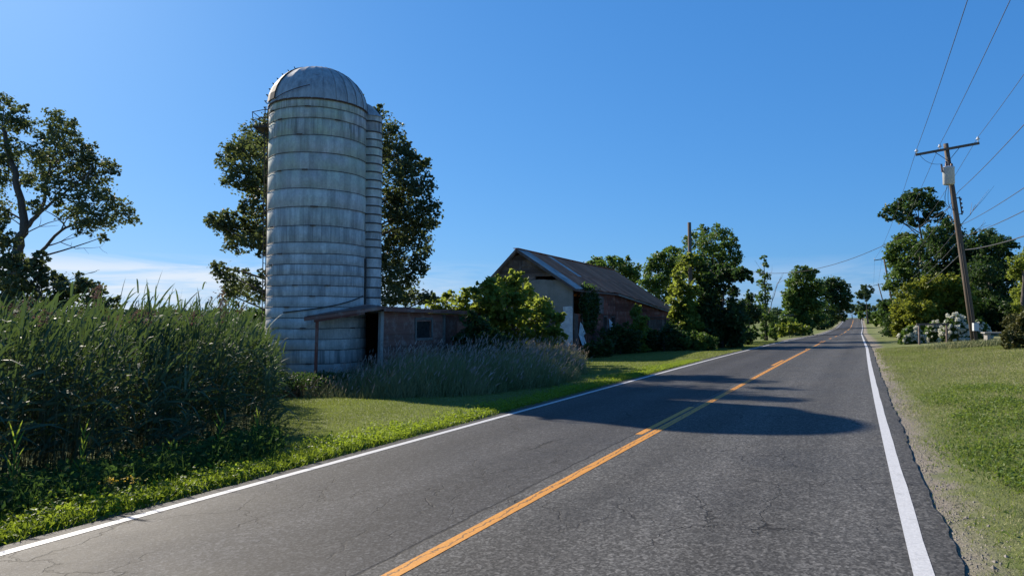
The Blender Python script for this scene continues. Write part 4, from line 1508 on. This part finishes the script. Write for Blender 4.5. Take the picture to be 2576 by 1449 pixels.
hydrangea(2292, 45, 66, 46, 'white flowering hydrangea nearest the road verge', 34)
hydrangea(2352, 46, 60, 52, 'white flowering hydrangea by the dark garden rail', 24)
hydrangea(2402, 44, 74, 66, 'tallest white flowering hydrangea just left of the leaning pole', 44)
hydrangea(2460, 45, 56, 48, 'white flowering hydrangea just right of the leaning pole', 26)


def garden_rail():
    Z = 43
    b = foot(2345, Z)
    gz = float(G(*b))
    root = empty('garden_rail', (*b, gz), 'dark wooden garden rail among the white hydrangeas', 'rail')
    for x in (-.85, .85):
        MB().beam((x, 0, -.1), (x, 0, 1.22), .09, .09).obj('post', 'board_grey', root)
    MB().beam((-1.0, 0, 1.18), (1.0, 0, 1.2), .06, .12).obj('rail', 'board_grey', root)


garden_rail()


def bench():
    Z = 40
    b = foot(2506, Z)
    gz = float(G(*b))
    root = empty('stone_bench', (*b, gz), 'low grey slab bench on the lawn right of the pole', 'bench', math.radians(-10))
    MB().box(-.75, .75, -.25, .25, .42, .5, .006).obj('seat', 'stone', root)
    for x in (-.5, .5):
        MB().box(x - .1, x + .1, -.2, .2, -.05, .42, .005).obj('leg', 'stone', root)


bench()


# ------------------------------------------------------------------ utility poles and wires
POLES = []


def util_pole(xf, yf, xt, yt, Z, label, arm, full):
    """foot and top frame positions at depth Z"""
    b = W(xf, yf, Z)
    gz = float(G(b[0], b[1]))
    root = empty('utility_pole', (b[0], b[1], gz), label, 'utility pole', group='utility poles along the right verge')
    o = np.array([b[0], b[1], gz])
    t = W(xt, yt, Z) - o
    ax = t / np.linalg.norm(t)
    MB().tube(np.array([ax * -.3, t * .33, t * .66, t]), [.165, .15, .13, .115], 14).obj('shaft', 'pole_wood', root, True)
    nrm = np.array([CT, -ST, 0])
    fw = np.array([ST, CT, 0])
    arm_d = nrm - ax * np.dot(nrm, ax)
    arm_d /= np.linalg.norm(arm_d)
    nrm = arm_d
    c = t - ax * .32 - fw * .15
    tips = []
    if arm:
        h = arm / 2
        ca = MB().beam(c - nrm * h, c + nrm * h, .10, .12).obj('crossarm', 'pole_wood', root)
        for sd in (-1, 1):
            MB().beam(c + nrm * sd * h * .42 - fw * .06, t - ax * .95 - fw * .14, .035, .02).obj('arm_brace', 'dark_iron', root)
        for k, f in enumerate((-.96, -.22, .96)):
            p = c + nrm * h * f + np.array([0, 0, .06 + .02 * f])
            if full:
                MB().lathe([(.0, .26), (.045, .25), (.055, .21), (.04, .19), (.085, .16), (.09, .13), (.05, .12), (.03, .1), (.02, 0)], 12, p).obj('insulator', 'porcelain', root, True)
            tips.append(o + p + [0, 0, .24])
    POLES.append(dict(o=o, t=t, ax=ax, tips=tips))
    return root, o, t, ax, nrm, fw, c


def detail_pole():
    root, o, t, ax, nrm, fw, c = util_pole(2453, 858, 2379, 362, 36, 'leaning wooden utility pole carrying a grey transformer by the hydrangeas', 2.85, True)
    H = np.linalg.norm(t)
    # transformer can on the road side
    p = t - ax * 1.72 - nrm * .12 - fw * .42
    can = MB().lathe([(0, -.5), (.2, -.5), (.27, -.46), (.27, .34), (.285, .36), (.285, .40), (.2, .45), (0, .47)], 28, p).obj('transformer_can', 'can_grey', root, True)
    MB().box(p[0] - .05, p[0] + .05, p[1] + .22, p[1] + .42, p[2] - .3, p[2] + .25).obj('bracket', 'dark_iron', can)
    q = p + np.array([-.13, -.05, .42])
    MB().lathe([(.05, 0), (.085, .06), (.05, .09), (.08, .14), (.045, .18), (.065, .23), (.03, .28), (0, .3)], 12, q).obj('bushing', 'brown_glaze', can, True)
    MB().lathe([(.05, 0), (.08, .05), (.05, .08), (.07, .12), (.03, .18), (0, .2)], 12, p + np.array([.14, -.05, .42])).obj('bushing', 'brown_glaze', can, True)
    cut = MB().tube(np.array([p + [-.32, 0, .15], p + [-.36, 0, .58]]), .045, 8).obj('cutout_fuse', 'brown_glaze', root)
    MB().tube(bez(c - nrm * 1.25, c - nrm * .9 - [0, 0, .7], p + np.array([-.36, 0, .58]), 10), .010, 4).obj('jumper_wire', 'wire', root)
    # secondary spool rack
    for k in range(4):
        z = t - ax * (3.0 + .22 * k) + nrm * .30 - fw * .05
        MB().lathe([(.0, -.055), (.05, -.05), (.03, 0), (.05, .05), (0, .055)], 10, z).obj('spool_insulator', 'brown_glaze', root, True)
    a = t - ax * 2.85 + nrm * .26
    MB().beam(a, t - ax * 3.8 + nrm * .26, .03, .05).obj('spool_rack', 'dark_iron', root)
    MB().beam(t - ax * 2.9 + nrm * .1, t - ax * 2.9 + nrm * .3, .03, .04).beam(t - ax * 3.75 + nrm * .1, t - ax * 3.75 + nrm * .3, .03, .04).obj('rack_bracket', 'dark_iron', root)
    # drop loops under the can
    for k in range(4):
        s = p + np.array([-.1 + .07 * k, -.05, -.48])
        e = t - ax * (3.3 + .15 * k) - nrm * (.25 - .1 * k)
        MB().tube(bez(s, (s + e) / 2 + np.array([-.35 + .12 * k, 0, -.5]), e, 9), .013, 4).obj('drop_loop', 'wire', root)
    # conduit and meter box near the foot
    MB().tube(np.array([ax * .1 - fw * .2, ax * (H * .5) - fw * .17]), .025, 6).obj('conduit', 'dark_iron', root)
    mb = ax * .95 - fw * .22 + nrm * .1
    MB().box(mb[0] - .13, mb[0] + .13, mb[1] - .08, mb[1] + .06, mb[2] - .2, mb[2] + .2).obj('meter_box', 'can_grey', root)


detail_pole()
util_pole(2258, 822, 2223, 646, 101, 'leaning wooden utility pole beside the road at the grove corner', 2.6, True)
util_pole(2238, 812, 2209, 713, 172, 'leaning wooden utility pole on the verge short of the crest bank', 2.4, False)
for x, yb, yt, Z, lab in ((2120, 790, 775, 420, 'tiny distant utility pole beyond the road crest'),):
    util_pole(x, 800, x, yt, Z, lab, 1.6, False)


def cable(name, P, r, label, group=None, cat='wire'):
    P = np.asarray(P, float)
    o = P[0].copy()
    ob = MB().tube(P - o, r, 5, True).obj(name, 'wire')
    ob.location = o
    tag(ob, label, cat, group)
    return ob


def span(a, b, sag, n=26):
    k = np.linspace(0, 1, n)[:, None]
    P = a + (b - a) * k
    P[:, 2] -= (4 * sag * k * (1 - k))[:, 0]
    return P


rd = np.array([ST, CT, 0])
p1, p2, p3 = POLES[0], POLES[1], POLES[2]
nm = ('outer road side conductor on the crossarm', 'middle conductor beside the pole top', 'outer lawn side conductor on the crossarm')
for k in range(3):
    back = p1['tips'][k] - rd * 66 + np.array([0, 0, .6])
    P = np.concatenate([span(back, p1['tips'][k], .9)[:-1], span(p1['tips'][k], p2['tips'][k], .9)[:-1], span(p2['tips'][k], p3['tips'][k], .9)])
    cable('power_line', P, .011, nm[k], 'overhead lines along the poles')
nr = np.array([CT, -ST, 0])
for k, (d, f) in enumerate(((2.55, .25), (4.3, .15), (4.9, .15), (5.6, .15))):
    a = p1['o'] + p1['t'] - p1['ax'] * d + nr * f
    b = p2['o'] + p2['t'] - p2['ax'] * d + nr * f
    back = a - rd * 66 + np.array([0, 0, .3])
    P = np.concatenate([span(back, a, 1.0 + .1 * k)[:-1], span(a, b, 1.0)])
    cable('service_cable' if k == 0 else 'telephone_cable', P, (.013, .012, .014, .02)[k],
          ('neutral cable running just below the transformer', 'upper thin telephone cable below the spool rack', 'middle telephone cable below the spool rack', 'lowest thick telephone cable on the leaning pole')[k], 'overhead lines along the poles')
a = p1['o'] + p1['t'] - p1['ax'] * 3.3 - nr * .15
b = W(1878, 682, 50.5)
cable('service_drop', span(a, b, 1.3), .016, 'single cable crossing over the road to the vine thicket')


# ------------------------------------------------------------------ reeds, grasses, verge (uncountable)
def stuff(name, parts, mat, label, cat):
    V, Q, T, A, n = [], [], [], [], 0
    for v, q, t, a in parts:
        V.append(v)
        if len(q): Q.append(q + n)
        if len(t): T.append(t + n)
        A.append(a)
        n += len(v)
    o = mk(name, np.concatenate(V), [np.concatenate(x) for x in (Q, T) if x], mat, attr=np.concatenate(A))
    return tag(o, label, cat, kind='stuff')


def in_reeds(x, y):
    s, t = w2st(x, y)
    u = x / np.maximum(y, .5)
    edge = -.355 - .02 * np.sin(y * 1.3)
    return (t < -10.0 + .22 * np.sin(s * 1.9) + .12 * np.sin(s * 5.3)) & (u < edge) & (y > 2.0) & (np.hypot(x - SX, y - SY) > 2.3)


def reed_points(n, s0, s1, t0, t1):
    s = R.uniform(s0, s1, n)
    t = R.uniform(t0, t1, n)
    x, y = st2w(s, t)
    k = in_reeds(x, y)
    return x[k], y[k]


def build_reeds():
    xa, ya = reed_points(7600, -8, 17, -12.6, -9.6)
    xb, yb = reed_points(9200, -8, 27, -22, -12.6)
    x, y = np.concatenate([xa, xb]), np.concatenate([ya, yb])
    cl = np.sin(x * 2.9 + 1.3 * np.sin(y * 2.1)) + np.sin(y * 3.7 + 1.1 * np.sin(x * 1.7))
    kp = R.random(len(x)) < np.clip(.78 + .3 * cl, .25, 1)
    x, y = x[kp], y[kp]
    n = len(x)
    z = G(x, y)
    u = x / y
    sdist = np.clip((-.355 - u) / .05, 0, 1)
    s_, t_ = w2st(x, y)
    tip = R.normal(1.68, .2, n) + np.where(R.random(n) < .14, R.uniform(.15, .5, n), 0)
    tip = np.minimum(tip, (-t_ - 9.3) * 1.15 + .1 + R.normal(.0, .2, n)) * (.5 + .5 * sdist ** .5)
    tall = (R.random(n) < .10) & (t_ < -10.3)
    tip = np.where(tall, R.normal(1.6, .25, n) * (.55 + .45 * sdist), tip)
    h = np.maximum(tip - z, .35)
    # stems
    o = np.stack([x, y, z - .02], -1)
    lean = np.stack([R.normal(.06, .05, n), R.normal(0, .05, n), np.ones(n)], -1)
    V, Q, T, m = strips(o, lean, h * .95, .011, .02, 2)
    stuff('reed_stems', [(V, Q, T, np.repeat(R.uniform(0, 1, n), m))], 'reed_stem', 'crowded brown green stems of the tall reed bed', 'reeds')
    parts = []
    k = 5
    ix = np.repeat(np.arange(n), k)
    f = np.tile(np.linspace(.32, .99, k), n) + R.normal(0, .05, n * k)
    f = np.clip(f, .15, 1.0)
    oo = o[ix] + unit(lean)[ix] * (h[ix] * .95 * f)[:, None]
    az = R.normal(.1, 1.0, n * k)            # wind combs the leaves towards +X
    el = np.where(f > .85, R.uniform(.95, 1.5, n * k), R.uniform(.3, 1.15, n * k))
    d = np.stack([np.cos(az) * np.cos(el), np.sin(az) * np.cos(el) * .8, np.sin(el)], -1)
    L = R.uniform(.4, .78, n * k) * np.where(f < .45, .75, 1)
    w = R.uniform(.026, .052, n * k)
    V, Q, T, m = strips(oo, d, L, w, R.uniform(.15, 1.0, n * k), 4)
    parts.append((V, Q, T, np.repeat(np.clip(R.uniform(0, 1, n)[ix] * .5 + R.uniform(0, .5, n * k), 0, 1), m)))
    stuff('reed_bed', parts, 'reed_leaf', 'dense bed of tall dark green reeds beside the road', 'reeds')
    # seed plumes on some stems
    sel = np.where((R.random(n) < .06) & (h + z > 1.7))[0]
    C, A = [], []
    for i in sel:
        tp = o[i] + unit(lean[i:i + 1])[0] * h[i] * .95
        q = 46
        zz = R.uniform(0, .24, q)
        rr = .035 * np.sin(np.clip(zz / .24, 0.02, 1) * math.pi) + .012
        C.append(tp + np.stack([R.normal(0, 1, q) * rr + zz * .25, R.normal(0, 1, q) * rr, zz + .02], -1))
    C = np.concatenate(C)
    V, Q, a = leaves(C, .024, 2.2, .1)
    stuff('reed_plumes', [(V, Q, np.zeros((0, 3), int), a)], 'plume', 'purple brown seed plumes on top of the reeds', 'reed plumes')
    # weeds filling the foot of the bed
    x, y = st2w(R.uniform(-6, 9.8, 6200), R.uniform(-10.6, -7.9, 6200))
    k = x / np.maximum(y, .5) < -.335
    x, y = x[k], y[k]
    n = len(x)
    c = np.repeat(np.stack([x, y, G(x, y)], -1), 7, 0)
    c += np.stack([R.normal(0, .10, len(c)), R.normal(0, .10, len(c)), R.uniform(.02, .32, len(c)) * np.repeat(.5 + R.random(n), 7)], -1)
    V, Q, a = leaves(c, .042, 2.0, .5)
    n = 16000
    gs, gt = R.uniform(-6, 10, n), R.uniform(-10.6, -7.8, n)
    gx, gy = st2w(gs, gt)
    kk = gx / np.maximum(gy, .5) < -.33
    gx, gy = gx[kk], gy[kk]
    n = len(gx)
    V2, Q2, T2, m2 = strips(np.stack([gx, gy, G(gx, gy) - .01], -1), np.stack([R.normal(.1, .35, n), R.normal(0, .35, n), np.ones(n)], -1), R.uniform(.15, .6, n), .011, R.uniform(.1, .6, n), 3)
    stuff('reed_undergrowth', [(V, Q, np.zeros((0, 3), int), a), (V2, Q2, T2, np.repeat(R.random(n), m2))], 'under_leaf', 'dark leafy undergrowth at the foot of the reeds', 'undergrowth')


build_reeds()


# a few bright young reeds catching the sun in front of the bed, each its own thing
def young_reed(xd, yd, Z, h, nl, lab):
    b = W(xd, yd, Z)
    gz = float(G(b[0], b[1]))
    root = empty('young_reed', (b[0], b[1], gz), lab, 'reed', group='sunlit young reeds before the reed bed')
    P = np.array([[0, 0, -.03], [.02, 0, h * .5], [.05, 0, h * .95]])
    MB().tube(P, [.008, .007, .004], 5).obj('stem', 'reed_young', root, attr=True)
    for k in range(nl):
        f = .35 + .6 * k / max(1, nl - 1)
        az = (0 if k % 2 else math.pi) + R.normal(0, .4)
        el = R.uniform(1.0, 1.35)
        d = np.array([[math.cos(az) * math.cos(el), math.sin(az) * math.cos(el), math.sin(el)]])
        V, Q, T, m = strips(np.array([[.05 * f, 0, h * f]]), d, np.array([h * R.uniform(.22, .36)]), np.array([.019]), np.array([.12]), 4, side=np.array([[1, .35, 0]]) / 1.06)
        mk('leaf', V, [Q, T], 'reed_young', root, attr=np.full(len(V), R.random()))


for xd, yd, h, nl, lab in ((200, 1215, .80, 6, 'tallest bright young reed lit yellow green before the dark bed'), (25, 1290, .85, 6, 'bright young reed with broad blades at the road bend of the bed'),
                           (545, 1150, .62, 5, 'bright slender young reed towards the lawn end of the bed'), (420, 1190, .42, 3, 'short single bladed bright young reed'),
                           (300, 1225, .38, 3, 'short bright young reed in the middle of the bed front'), (640, 1125, .6, 5, 'bright young reed at the lawn corner of the bed')):
    Zr = 8.9 / (.455 - .89 * (xd - 1288) / F)
    young_reed(xd, yd, Zr, h * 1.05, nl + 2, lab)


def verge():
    # leafy low weeds in a ragged strip along the left pavement edge
    n = 26000
    s = R.uniform(-4, 30, n)
    wgt = np.abs(R.normal(0, .42, n))
    clump = .5 + .5 * np.sin(s * 2.3) * np.sin(s * .9 + 1)
    t = -7.13 - wgt * (.75 + .4 * clump)
    nearlawn = sstep(8.5, 11, s)
    keep = R.random(n) > nearlawn * .55
    s, t, clump = s[keep], t[keep], clump[keep]
    x, y = st2w(s, t)
    n = len(x)
    hh = (.05 + .17 * clump * R.random(n)) * np.interp(-7.13 - t, [0, .25, .8, 1.6], [.35, 1.0, 1.3, 1.0]) * np.interp(s, [0, 9, 12, 30], [1, 1.1, .8, .6])
    C = np.stack([x, y, G(x, y) + hh * R.uniform(.2, 1.0, n)], -1)
    idx = np.repeat(np.arange(n), 3)
    C = C[idx] + R.normal(0, .03, (len(idx), 3)) * np.array([1, 1, .5])
    V, Q, a = leaves(C, .029, 1.7, .8, np.clip(clump[idx] * .5 + R.random(len(idx)) * .5, 0, 1))
    # grass blades among them
    m_ = 42000
    s = R.uniform(-4, 34, m_)
    t = -7.09 - np.abs(R.normal(0, .5, m_))
    x, y = st2w(s, t)
    o = np.stack([x, y, G(x, y) - .005], -1)
    d = np.stack([R.normal(0, .35, m_), R.normal(0, .35, m_), np.ones(m_)], -1)
    V2, Q2, T2, k = strips(o, d, R.uniform(.06, .24, m_) * (1 - .4 * sstep(9, 12, s)), .008, .25, 2)
    stuff('verge_weeds', [(V, Q, np.zeros((0, 3), int), a), (V2, Q2, T2, np.repeat(R.random(m_), k))], 'verge_leaf',
          'bright green low weeds along the left edge of the road', 'weeds')
    # small cluster of yellow flowers
    c = np.array([*foot(300, 7.95), 0.0])
    C = c + R.normal(0, 1, (40, 3)) * np.array([.13, .05, .02])
    C[:, 2] = G(C[:, 0], C[:, 1]) + .26 + R.normal(0, .02, 40)
    V, Q, a = leaves(np.repeat(C, 3, 0) + R.normal(0, .006, (120, 3)), .022, 1.0, 1.5)
    m = MB()
    gz = G(C[:, 0], C[:, 1])
    for p, g in zip(C, gz):
        m.tube(np.array([[p[0], p[1], g], p]), .002, 3)
    root = empty('yellow_wildflowers', (c[0], c[1], float(G(c[0], c[1]))), 'small patch of yellow wildflowers at the foot of the reeds', 'wildflowers')
    off = np.array(root.location)
    tag(mk('petals', V - off, [Q], 'petal_yellow', root, attr=a), kind='stuff')
    ob = tag(m.obj('flower_stems', 'reed_stem', root, attr=True), kind='stuff')
    ob.location = -Vector(off)


verge()


def blades(name, n, s0, s1, t0, t1, hmin, hmax, w, mat, label, cat, keepf=None, nseg=1, lean=.45, pw=1.0):
    s = s0 + (s1 - s0) * R.random(n) ** pw
    t = t0 + (t1 - t0) * R.random(n)
    if keepf is not None:
        k = keepf(s, t)
        s, t = s[k], t[k]
    n = len(s)
    x, y = st2w(s, t + bend(s))
    hs = np.interp(np.hypot(x, y), [4, 12, 40], [1, 1, 1.25])
    o = np.stack([x, y, G(x, y) - .008], -1)
    d = np.stack([R.normal(0, lean, n), R.normal(0, lean, n), np.ones(n)], -1)
    ww = w * np.interp(np.hypot(x, y), [4, 12, 40], [.8, 1.2, 3.2])
    V, Q, T, m = strips(o, d, R.uniform(hmin, hmax, n) * hs, ww, .3, nseg)
    pn = .5 + .5 * np.sin(s * .9 + 1.3 * np.sin(t * .8)) * np.sin(t * 1.1 + .7 * np.sin(s * .5))
    stuff(name, [(V, Q, T, np.repeat(np.clip(pn * .6 + R.random(n) * .4, 0, 1), m))], mat, label, cat)


def noise2(s, t):
    return np.sin(s * 1.7 + 1.1 * np.sin(t * 2.3)) + np.sin(t * 2.9 + 1.3 * np.sin(s * .8)) + .7 * np.sin(s * 4.1 - t * 3.3)


def inview(s, t):
    """thins the blades out gently beyond the stretch seen from the road"""
    x, y = st2w(s, t)
    u = np.abs(x / np.maximum(y, .1))
    return (R.random(len(s)) < np.interp(u, [.78, 1.7], [1, 0])) & (y > 1.0) & (R.random(len(s)) < np.interp(t, [9, 16], [1, 0]))


blades('lawn_grass', 640000, 2, 45, .3, 16, .03, .085, .011, 'lawn_blade', 'short mown green grass on the right hand lawn', 'grass',
       lambda s, t: inview(s, t) & (R.random(len(s)) < np.clip((t - rline(s) - .34) * 1.7 + .06 + noise2(s, t) * .16, 0, 1)), pw=1.9)
blades('dry_lawn_grass', 540000, 2, 45, .5, 16, .025, .07, .010, 'lawn_dry', 'straw coloured dry grass mixed through the right hand lawn', 'grass',
       lambda s, t: inview(s, t) & (R.random(len(s)) < np.where(t > rline(s) + .4, np.clip(.65 - noise2(s * .4, t * .5) * .35, 0, 1), 0)), pw=1.9)


def verge_clumps():
    n = 46
    cs, ct = R.uniform(4, 20, n), 1.3 + np.abs(R.normal(0, 1.3, n))
    rad = R.uniform(.12, .5, n)
    k = R.integers(0, n, 26000)
    s = cs[k] + R.normal(0, 1, len(k)) * rad[k] * 1.5
    t = ct[k] + R.normal(0, 1, len(k)) * rad[k] * .7
    ok = (t > rline(s) + .3) & inview(s, t)
    s, t, k = s[ok], t[ok], k[ok]
    x, y = st2w(s, t)
    m_ = len(x)
    o = np.stack([x, y, G(x, y) - .005], -1)
    d = np.stack([R.normal(0, .5, m_), R.normal(0, .5, m_), np.ones(m_)], -1)
    V, Q, T, q = strips(o, d, R.uniform(.04, .13, m_) * (.6 + rad[k]), .010, .35, 2)
    c = np.stack([x, y, G(x, y) + R.uniform(.01, .07, m_)], -1)[::3]
    V2, Q2, a2 = leaves(c, .03, 1.6, 1.0)
    stuff('lawn_weeds', [(V, Q, T, np.repeat(R.random(m_), q)), (V2, Q2, np.zeros((0, 3), int), a2)], 'weed_green', 'taller green weeds along the right verge', 'weeds')
    # loose stones on the bare shoulder
    n = 3200
    s = R.uniform(2.5, 22, n) ** 1.0
    t = rline(s) + .27 + np.abs(R.normal(0, .17, n))
    x, y = st2w(s, t)
    sz = R.uniform(.004, .013, n)[:, None, None] * np.where(R.random(n) < .05, 2.0, 1.0)[:, None, None]
    base = np.array([[1, 0, 0], [-.5, .87, 0], [-.5, -.87, 0], [0, 0, .9], [0, 0, -.5]], float)
    P = base[None] * sz * R.uniform(.6, 1.4, (n, 5, 3)) + np.stack([x, y, G(x, y)], -1)[:, None]
    T = (np.arange(n)[:, None, None] * 5 + np.array([[0, 1, 3], [1, 2, 3], [2, 0, 3], [1, 0, 4], [2, 1, 4], [0, 2, 4]])[None]).reshape(-1, 3)
    stuff('shoulder_gravel', [(P.reshape(-1, 3), np.zeros((0, 4), int), T, np.repeat(R.random(n), 5))], 'gravel', 'loose small gravel on the bare right shoulder', 'gravel')


verge_clumps()
blades('left_lawn_grass', 380000, 8.5, 72, -15.5, -7.2, .03, .085, .012, 'lawn_blade', 'mown green grass strip between road and weeds on the left', 'grass',
       lambda s, t: inview(s, t) & ~in_reeds(*st2w(s, t)), pw=2.0)


def weedmound():
    # long dusky grass mound before shed and barn
    frs = []

    def pts(n):
        x = R.uniform(-7.6, 5.2, n)
        y = R.uniform(15, 36, n)
        s, t = w2st(x, y)
        ue = x / y
        fr = np.interp(s, [15.5, 18, 21, 26, 30, 36], [-10.6, -9.3, -8.7, -10, -12, -13.8]) + .15 * np.sin(s * 2.3)
        near = s - (15.7 + .25 * np.sin(t * 1.7))
        k = (t < fr) & (near > 0) & (t > -16.2) & (ue > -.30) & (np.hypot(x - SX, y - SY) > 1.95) & ~((s > 20) & (t < -15.2))
        fr = np.minimum(fr, t + near * 1.0)
        frs.append(fr[k])
        return x[k], y[k], s[k], t[k]
    x, y, s, t = pts(95000)
    n = len(x)
    z = G(x, y)
    ins = np.minimum(frs[0] - t, 4)
    top = 1.0 + .12 * np.sin(x * 1.7 + y * .6) + .08 * np.sin(y * 2.1)
    hh = (top * np.interp(x / y, [-.30, -.25, -.2, -.13, 0, .1], [.1, .25, .55, .95, 1.0, .85]) - z) * np.interp(ins, [0, .5, 1.5], [.35, .75, 1.0])
    h = hh * R.uniform(.6, 1.1, n)
    o = np.stack([x, y, z - .01], -1)
    d = np.stack([R.normal(.12, .3, n), R.normal(0, .3, n), np.ones(n)], -1)
    V, Q, T, m = strips(o, d, h, .014, R.uniform(.05, .5, n), 3)
    pt = .5 + .35 * np.sin(x * 2.3 + 1.5 * np.sin(y * 1.1)) * np.sin(y * 1.9 + x) + R.normal(0, .2, n)
    stuff('tall_grass', [(V, Q, T, np.repeat(np.clip(pt, 0, 1), m))], 'tall_grass', 'long shaded grass growing before the shed and barn', 'grass')
    sel = np.where(R.random(n) < .10)[0]
    tip = o[sel] + unit(d[sel]) * (h[sel] * .9)[:, None]
    ns = len(sel)
    dd = unit(d[sel] + np.array([.25, 0, 0]))
    V, Q, T, m = strips(tip, dd, R.uniform(.14, .24, ns), .028, .25, 3)
    stuff('grass_seedheads', [(V, Q, T, np.repeat(R.random(ns), m))], 'seedhead', 'pale mauve seed heads over the long shaded grass', 'grass')


weedmound()


def brush_pile(xd, Z, w, h, lab, seed):
    b = foot(xd, Z)
    gz = float(G(*b))
    root = empty('bramble_heap', (*b, gz), lab, 'brush')
    n = 900
    o = np.stack([R.normal(0, w * .45, n), R.normal(0, w * .25, n), np.zeros(n)], -1)
    o[:, 2] = G(o[:, 0] + b[0], o[:, 1] + b[1]) - gz
    d = np.stack([R.normal(.3, .6, n), R.normal(0, .6, n), np.ones(n)], -1)
    V, Q, T, m = strips(o, d, R.uniform(.4, 1.1, n) * h, .014, R.uniform(.2, .9, n), 3)
    mk('dry_stalks', V, [Q, T], 'brush_dead', root, attr=np.repeat(R.random(n), m))
    q = 1500
    c = np.stack([R.normal(0, w * .42, q), R.normal(0, w * .25, q), R.uniform(.05, h * .75, q)], -1)
    V, Q, a = leaves(c, .06)
    mk('foliage', V, [Q], 'leaf_dark', root, attr=a)


brush_pile(745, 21.8, 1.5, .9, 'brown dry bramble heap at the foot of the silo', 1)
brush_pile(815, 22.3, 1.4, .9, 'tangled dry weeds under the lean-to canopy', 2)


def tuft(xd, Z, wpx, h, n, lab):
    b = foot(xd, Z)
    gz = float(G(*b))
    root = empty('grass_tuft', (*b, gz), lab, 'grass tuft')
    w = wpx / F * Z / 2
    x = R.normal(0, w * .5, n)
    y = R.normal(0, w * .3, n)
    o = np.stack([x, y, G(x + b[0], y + b[1]) - gz - .01], -1)
    d = np.stack([R.normal(.1, .45, n), R.normal(0, .4, n), np.ones(n)], -1)
    V, Q, T, m = strips(o, d, R.uniform(.4, 1, n) * h, .02, R.uniform(.1, .6, n), 3)
    mk('foliage', V, [Q, T], 'tall_grass', root, attr=np.repeat(R.random(n), m))


tuft(2455, 35, 190, .55, 4200, 'unmown grass tuft round the foot of the leaning transformer pole')

# distant wooded horizon, one mass
def far_wood():
    C = []
    for k in range(700):
        a = R.uniform(-.80, .60)
        D = R.uniform(330, 620)
        x, y = D * math.sin(a), D * math.cos(a)
        s, t = w2st(x, y)
        if -25 < t < 12: continue
        hh = R.uniform(4, 8.5) * (1 if t < 0 else 1.5)
        n = 40
        d = unit(R.normal(0, 1, (n, 3))) * R.uniform(.4, 1, (n, 1)) ** .5 * np.array([hh * .8, hh * .8, hh * .5])
        C.append(np.array([x, y, float(G(x, y)) + hh * .5]) + d)
    C = np.concatenate(C)
    V, Q, a = leaves(C, 1.9, 1.2)
    stuff('distant_woods', [(V, Q, np.zeros((0, 3), int), a)], 'leaf_far', 'far hazy wood along the horizon', 'woods')


far_wood()
